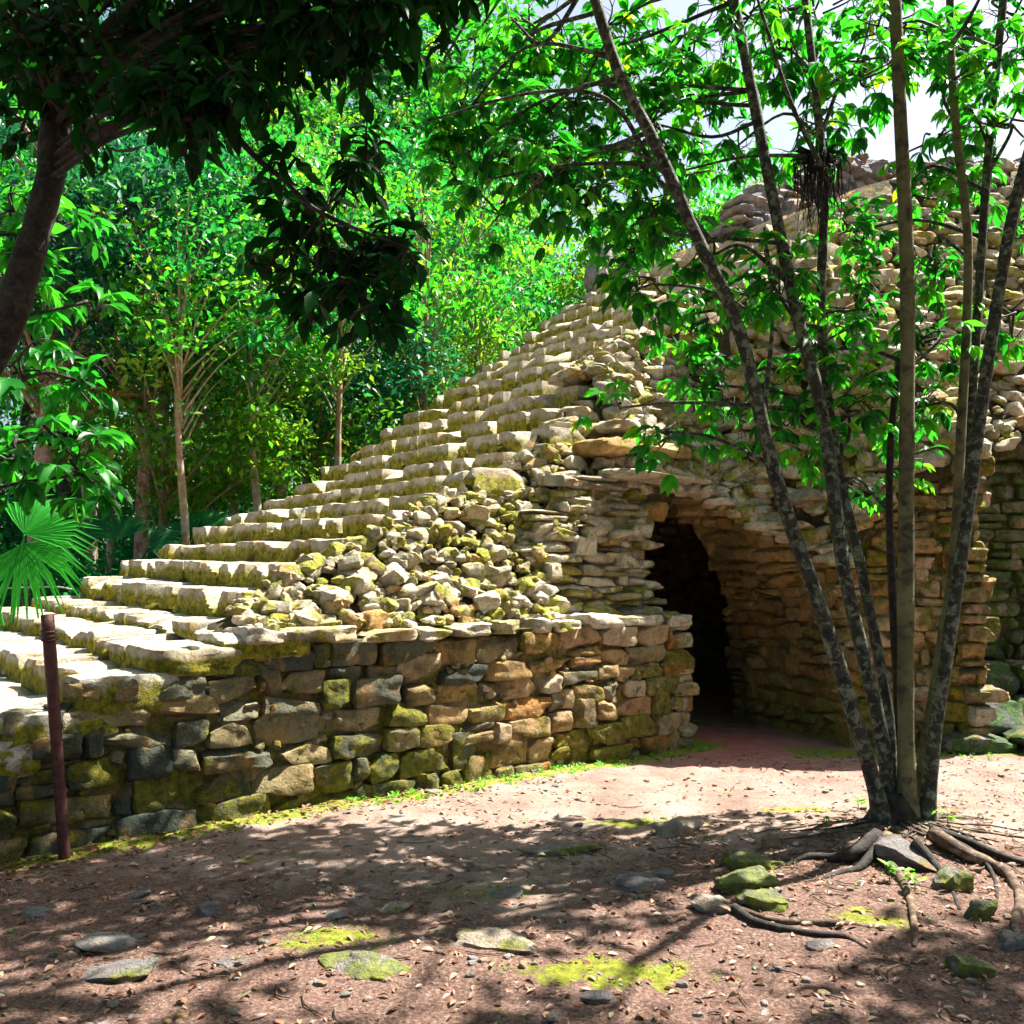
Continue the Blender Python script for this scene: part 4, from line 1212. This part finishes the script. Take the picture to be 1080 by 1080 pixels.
protos = [make_tree(11, 2.6, 80, 110, .18, 4.6, B_for, .13, (.1, .9), L_for),
          make_tree(13, 2.2, 70, 85, .17, 6.0, B_for, .11, (.1, .95), L_yel),
          make_tree(9, 2.2, 80, 110, .15, 4.2, B_red, .12, (.0, .9), L_teal),
          make_tree(6.2, 2.0, 80, 85, .13, 2.4, B_for, .07, (.1, .97), L_yel),
          make_tree(15, 3.2, 100, 120, .20, 7.0, B_dark, .17, (.1, 1), L_deep),
          make_tree(8.5, 1.3, 34, 60, .15, 4.6, B_for, .055, (.2, .95), L_for)]
used = set()
G_T = 'jungle trees crowded behind the stairs'
spots = [  # px, Y, proto, scale xy, scale z, label
    (32, 14.0, 2, 1.0, 1.15, 'tree with peeling red and white trunk right behind the bright fan palm'),
    (148, 14.6, 2, .9, 1.05, 'tree with ochre trunk rising at the far end of the steps'),
    (182, 15.2, 3, 1.15, 1.05, 'slim pale trunked tree with yellow tinged crown beside the ochre trunk'),
    (205, 13.4, 5, 1.0, .9, 'slender pale pole tree just beyond the low end of the stairs'),
    (282, 14.6, 5, 1.1, 1.0, 'thin leaning pale pole tree behind the lower middle of the stair edge'),
    (352, 15.8, 5, 1.1, 1.1, 'thin pale stemmed tree behind the middle of the stair edge'),
    (432, 18.5, 5, 1.2, 1.25, 'pale pole tree showing high over the upper half of the stairs'),
    (118, 16.0, 5, 1.1, 1.15, 'slender pole tree between the red barked and the ochre trunk'),
    (515, 21.0, 5, 1.3, 1.4, 'pale forked pole tree close to the top of the stair silhouette'),
    (250, 16.5, 3, 1.3, 1.15, 'bushy yellow green tree in front of the jungle, above the lower stairs'),
    (330, 18.5, 2, 1.2, .95, 'bushy round tree showing over the middle of the stair edge'),
    (415, 21, 3, 1.3, 1.45, 'bright bushy tree right of centre over the stair edge'),
    (100, 19, 0, 1.1, 1.1, 'tall leafy tree above the small dark fan palm'),
    (300, 23, 1, 1.15, 1.1, 'tall thin tree with pale trunk high above the middle steps'),
    (470, 26, 1, 1.3, 1.15, 'tall light green tree reaching the top above the stair silhouette'),
    (400, 28, 4, 1.2, 1.2, None), (220, 26, 4, 1.1, 1.2, None), (60, 25, 4, 1.1, 1.2, None), (-60, 21, 0, 1.2, 1.3, None), (160, 31, 1, 1.4, 1.4, None),
    (330, 34, 4, 1.3, 1.35, None), (500, 35, 0, 1.4, 1.35, None), (560, 32, 3, 1.6, 1.9, None), (560, 40, 0, 1.5, 1.3, None), (650, 34, 1, 1.5, 1.25, None), (735, 36, 0, 1.5, 1.6, None), (830, 36, 1, 1.5, 1.35, None), (930, 38, 1, 1.5, 1.3, None),
    (10, 33, 4, 1.3, 1.4, None), (-150, 28, 4, 1.3, 1.3, None), (1050, 34, 0, 1.4, 1.15, None), (1180, 32, 0, 1.4, 1.2, None), (-250, 20, 0, 1.2, 1.2, None)]
for i, (px, Y, k, sx, sz, lab) in enumerate(spots):
    loc = (float(ray(px, 612)[0] * Y), Y, 0.0)
    if k not in used:
        used.add(k); o = protos[k]; o.location = loc; o.rotation_euler = (0, 0, 0.3 * i); o.scale = (sx, sx, sz)
    else: o = copy_tree(protos[k], loc, 1.7 * i, (sx, sz))
    tag(o, lab or 'tall jungle tree crowded in the distant green wall behind the pyramid', 'tree', G_T)

# bromeliads perched in the bushy trees
for i, (px, py_, Y) in enumerate(((200, 405, 14.4), (225, 395, 15), (165, 398, 14.2), (118, 428, 14), (250, 372, 15.2))):
    p = at(px, py_, Y); acc = Acc(); M = 46; a = R.uniform(0, 6.28, M); e = R.uniform(.0, 1.3, M)
    leaves(acc, np.tile(p, (M, 1)), np.stack([np.cos(a), np.sin(a), e], -1), np.tile(UP, (M, 1)), R.uniform(.25, .48, M), .035, R.uniform(0, 1, M))
    o = acc.build('bromeliad', L_bro, None, origin=p)
    tag(o, 'spiky yellow bromeliad perched in the bushy trees above the lower steps', 'bromeliad', 'bromeliads in the bushy trees')

# the far forest and the dark undergrowth
acc = Acc()
for _ in range(520):
    a = random.uniform(-1.0, 1.0); Y = random.uniform(34, 52); X = Y * math.tan(a * .85)
    px = 540 + 1000 * X / Y
    top = np.interp(px, [0, 350, 540, 640, 900, 1100], [26, 26, 25, 15, 13, 14])
    z = random.uniform(0, 1) ** .8 * top
    crown_acc(acc, (X, Y, z), (2.6, 2.2, 1.8), 9, 34, .40, .8, (.0, .9))
for _ in range(260):
    a = random.uniform(-1.0, .75); Y = random.uniform(27, 33); X = Y * math.tan(a * .85)
    crown_acc(acc, (X, Y, random.uniform(0, 6)), (2.2, 1.8, 1.6), 8, 34, .30, .6, (.0, .4))
tag(acc.build('forest', L_for), 'dense wall of far jungle foliage', 'forest', kind='stuff')
acc = Acc()
for _ in range(330):
    Y = random.uniform(12.5, 30); px = random.uniform(-300, 620); X = (px - 540) / 1000 * Y
    t, s = ts((X, Y, 0))
    if s < 6.3 and t > -4: continue
    crown_acc(acc, (X, Y, random.uniform(.2, 1.4 + .05 * (Y - 12))), (.9, .8, .6), 9, 40, .15, .3, (.0, .35))
for _ in range(60):
    X = random.uniform(-9, -4); Y = random.uniform(9, 13); t, s = ts((X, Y, 0))
    if s < 6.2: continue
    crown_acc(acc, (X, Y, random.uniform(.1, .7)), (.6, .6, .4), 8, 40, .13, .25, (.0, .3))
tag(acc.build('undergrowth', L_for), 'low dark leafy undergrowth between the trunks', 'undergrowth', kind='stuff')

# unseen trees added around the camera to shade the foreground
for i, (X, Y, k, sx, sz) in enumerate(((6.3, 4.0, 4, 1.0, .82), (5.6, 1.2, 0, 1.0, .8), (3.0, -1.5, 4, .9, .7), (-3.5, -2.5, 0, 1.1, .9), (8.6, 4.4, 2, 1.1, 1.0), (-7.5, 3.5, 0, 1.1, 1.0), (-8.5, 7.5, 1, 1.1, .95), (10.6, 8.2, 1, .8, .8))):
    o = copy_tree(protos[k], (X, Y, 0), 2.1 * i, (sx, sz))
    tag(o, 'unseen tree added to shade the path beside the viewer', 'tree', 'unseen trees added for shade')

# seedlings by the roots
for i, (px, py_, lab) in enumerate(((872, 882, 'green seedling with drooping leaf left of the root collar'), (905, 850, 'small bright seedling behind the leaning left stem'), (938, 925, 'seedling sprouting between the pale roots'), (1000, 882, 'low green sprout right of the root collar'), (965, 935, 'sprout in front of the grey root bound rock'))):
    p = ground(px, py_, .05); p[2] = float(gh(p[0], p[1])); acc = Acc(); M = 9; a = R.uniform(0, 6.28, M)
    q = p + [0, 0, .05]; tube(acc, [p, q, q + [0, 0, .04]], [.003, .003, .002], 5, 2, tint=.3)
    leaves(acc, np.tile(q, (M, 1)) + R.normal(0, .02, (M, 3)) + [0, 0, .02], np.stack([np.cos(a), np.sin(a), R.uniform(-.1, .5, M)], -1), np.tile(UP, (M, 1)), R.uniform(.04, .08, M), .03, R.uniform(0, 1, M))
    tag(acc.build('seedling', L_moss, None, origin=p), lab, 'seedling', 'seedlings round the tree foot')
# weeds along the wall foot
acc = Acc()
for _ in range(170):
    if random.random() < .7: p = P_(random.uniform(.8, TE), -random.random() ** 2 * .3 - .02, 0)
    else: p = np.array([random.uniform(3.2, 6.5), random.uniform(8.6, 8.95), 0])
    p[2] = float(gh(p[0], p[1])); M = random.randint(4, 9); a = R.uniform(0, 6.28, M)
    leaves(acc, np.tile(p, (M, 1)) + R.normal(0, .015, (M, 3)) * [1, 1, 0], np.stack([np.cos(a), np.sin(a), R.uniform(.3, 1.4, M)], -1), np.tile(UP, (M, 1)), R.uniform(.02, .05, M), .014, R.uniform(0, 1, M))
fl_ = mossg.ravel(); vv_ = V.reshape(-1, 3); cand = np.where((fl_ > .35) & (vv_[:, 1] > 2.5) & (vv_[:, 1] < 9.6) & (np.abs(vv_[:, 0]) < 6))[0]
pp_ = vv_[R.choice(cand, 9000)] + R.normal(0, .015, (9000, 3)) * [1, 1, 0]; pp_ = pp_[fbm(pp_ * [5, 5, 0], 3) > .05]
M = len(pp_); a = R.uniform(0, 6.28, M)
leaves(acc, pp_, np.stack([np.cos(a), np.sin(a), R.uniform(.4, 1.6, M)], -1), np.tile(UP, (M, 1)), R.uniform(.008, .022, M), .006, R.uniform(0, .8, M), detail=False)
tag(acc.build('ground_weeds', L_moss), 'tiny green weeds along the wall foot', 'weeds', kind='stuff')

# ------------------------------------------------------------------ light
SE = math.radians(57); az = math.atan2(.875, .48)
sv = Vector((math.cos(SE) * math.sin(az), math.cos(SE) * math.cos(az), math.sin(SE)))
sl = bpy.data.lights.new('sun', 'SUN'); sl.energy = 5.0; sl.angle = math.radians(.5); sl.color = (1, .95, .86)
so = bpy.data.objects.new('sun', sl); C.objects.link(so); so.rotation_euler = (-sv).to_track_quat('-Z', 'Y').to_euler(); so.location = (0, 0, 30)
w = bpy.data.worlds.new('World'); SC.world = w; w.use_nodes = True; nt = w.node_tree
sky = nt.nodes.new('ShaderNodeTexSky'); sky.sky_type = 'NISHITA'; sky.sun_disc = False; sky.sun_elevation = SE; sky.sun_rotation = az
bg = nt.nodes['Background']; nt.links.new(sky.outputs[0], bg.inputs[0]); bg.inputs[1].default_value = .055; sky.dust_density = 4.0
vs = SC.view_settings; vs.view_transform = 'Standard'; vs.look = 'None'; vs.gamma = 1; vs.exposure = 2.1
SC.cycles.use_denoising = True
SC.cycles.max_bounces = 8; SC.cycles.diffuse_bounces = 2; SC.cycles.transmission_bounces = 4
SC.cycles.use_adaptive_sampling = True; SC.cycles.adaptive_threshold = .02
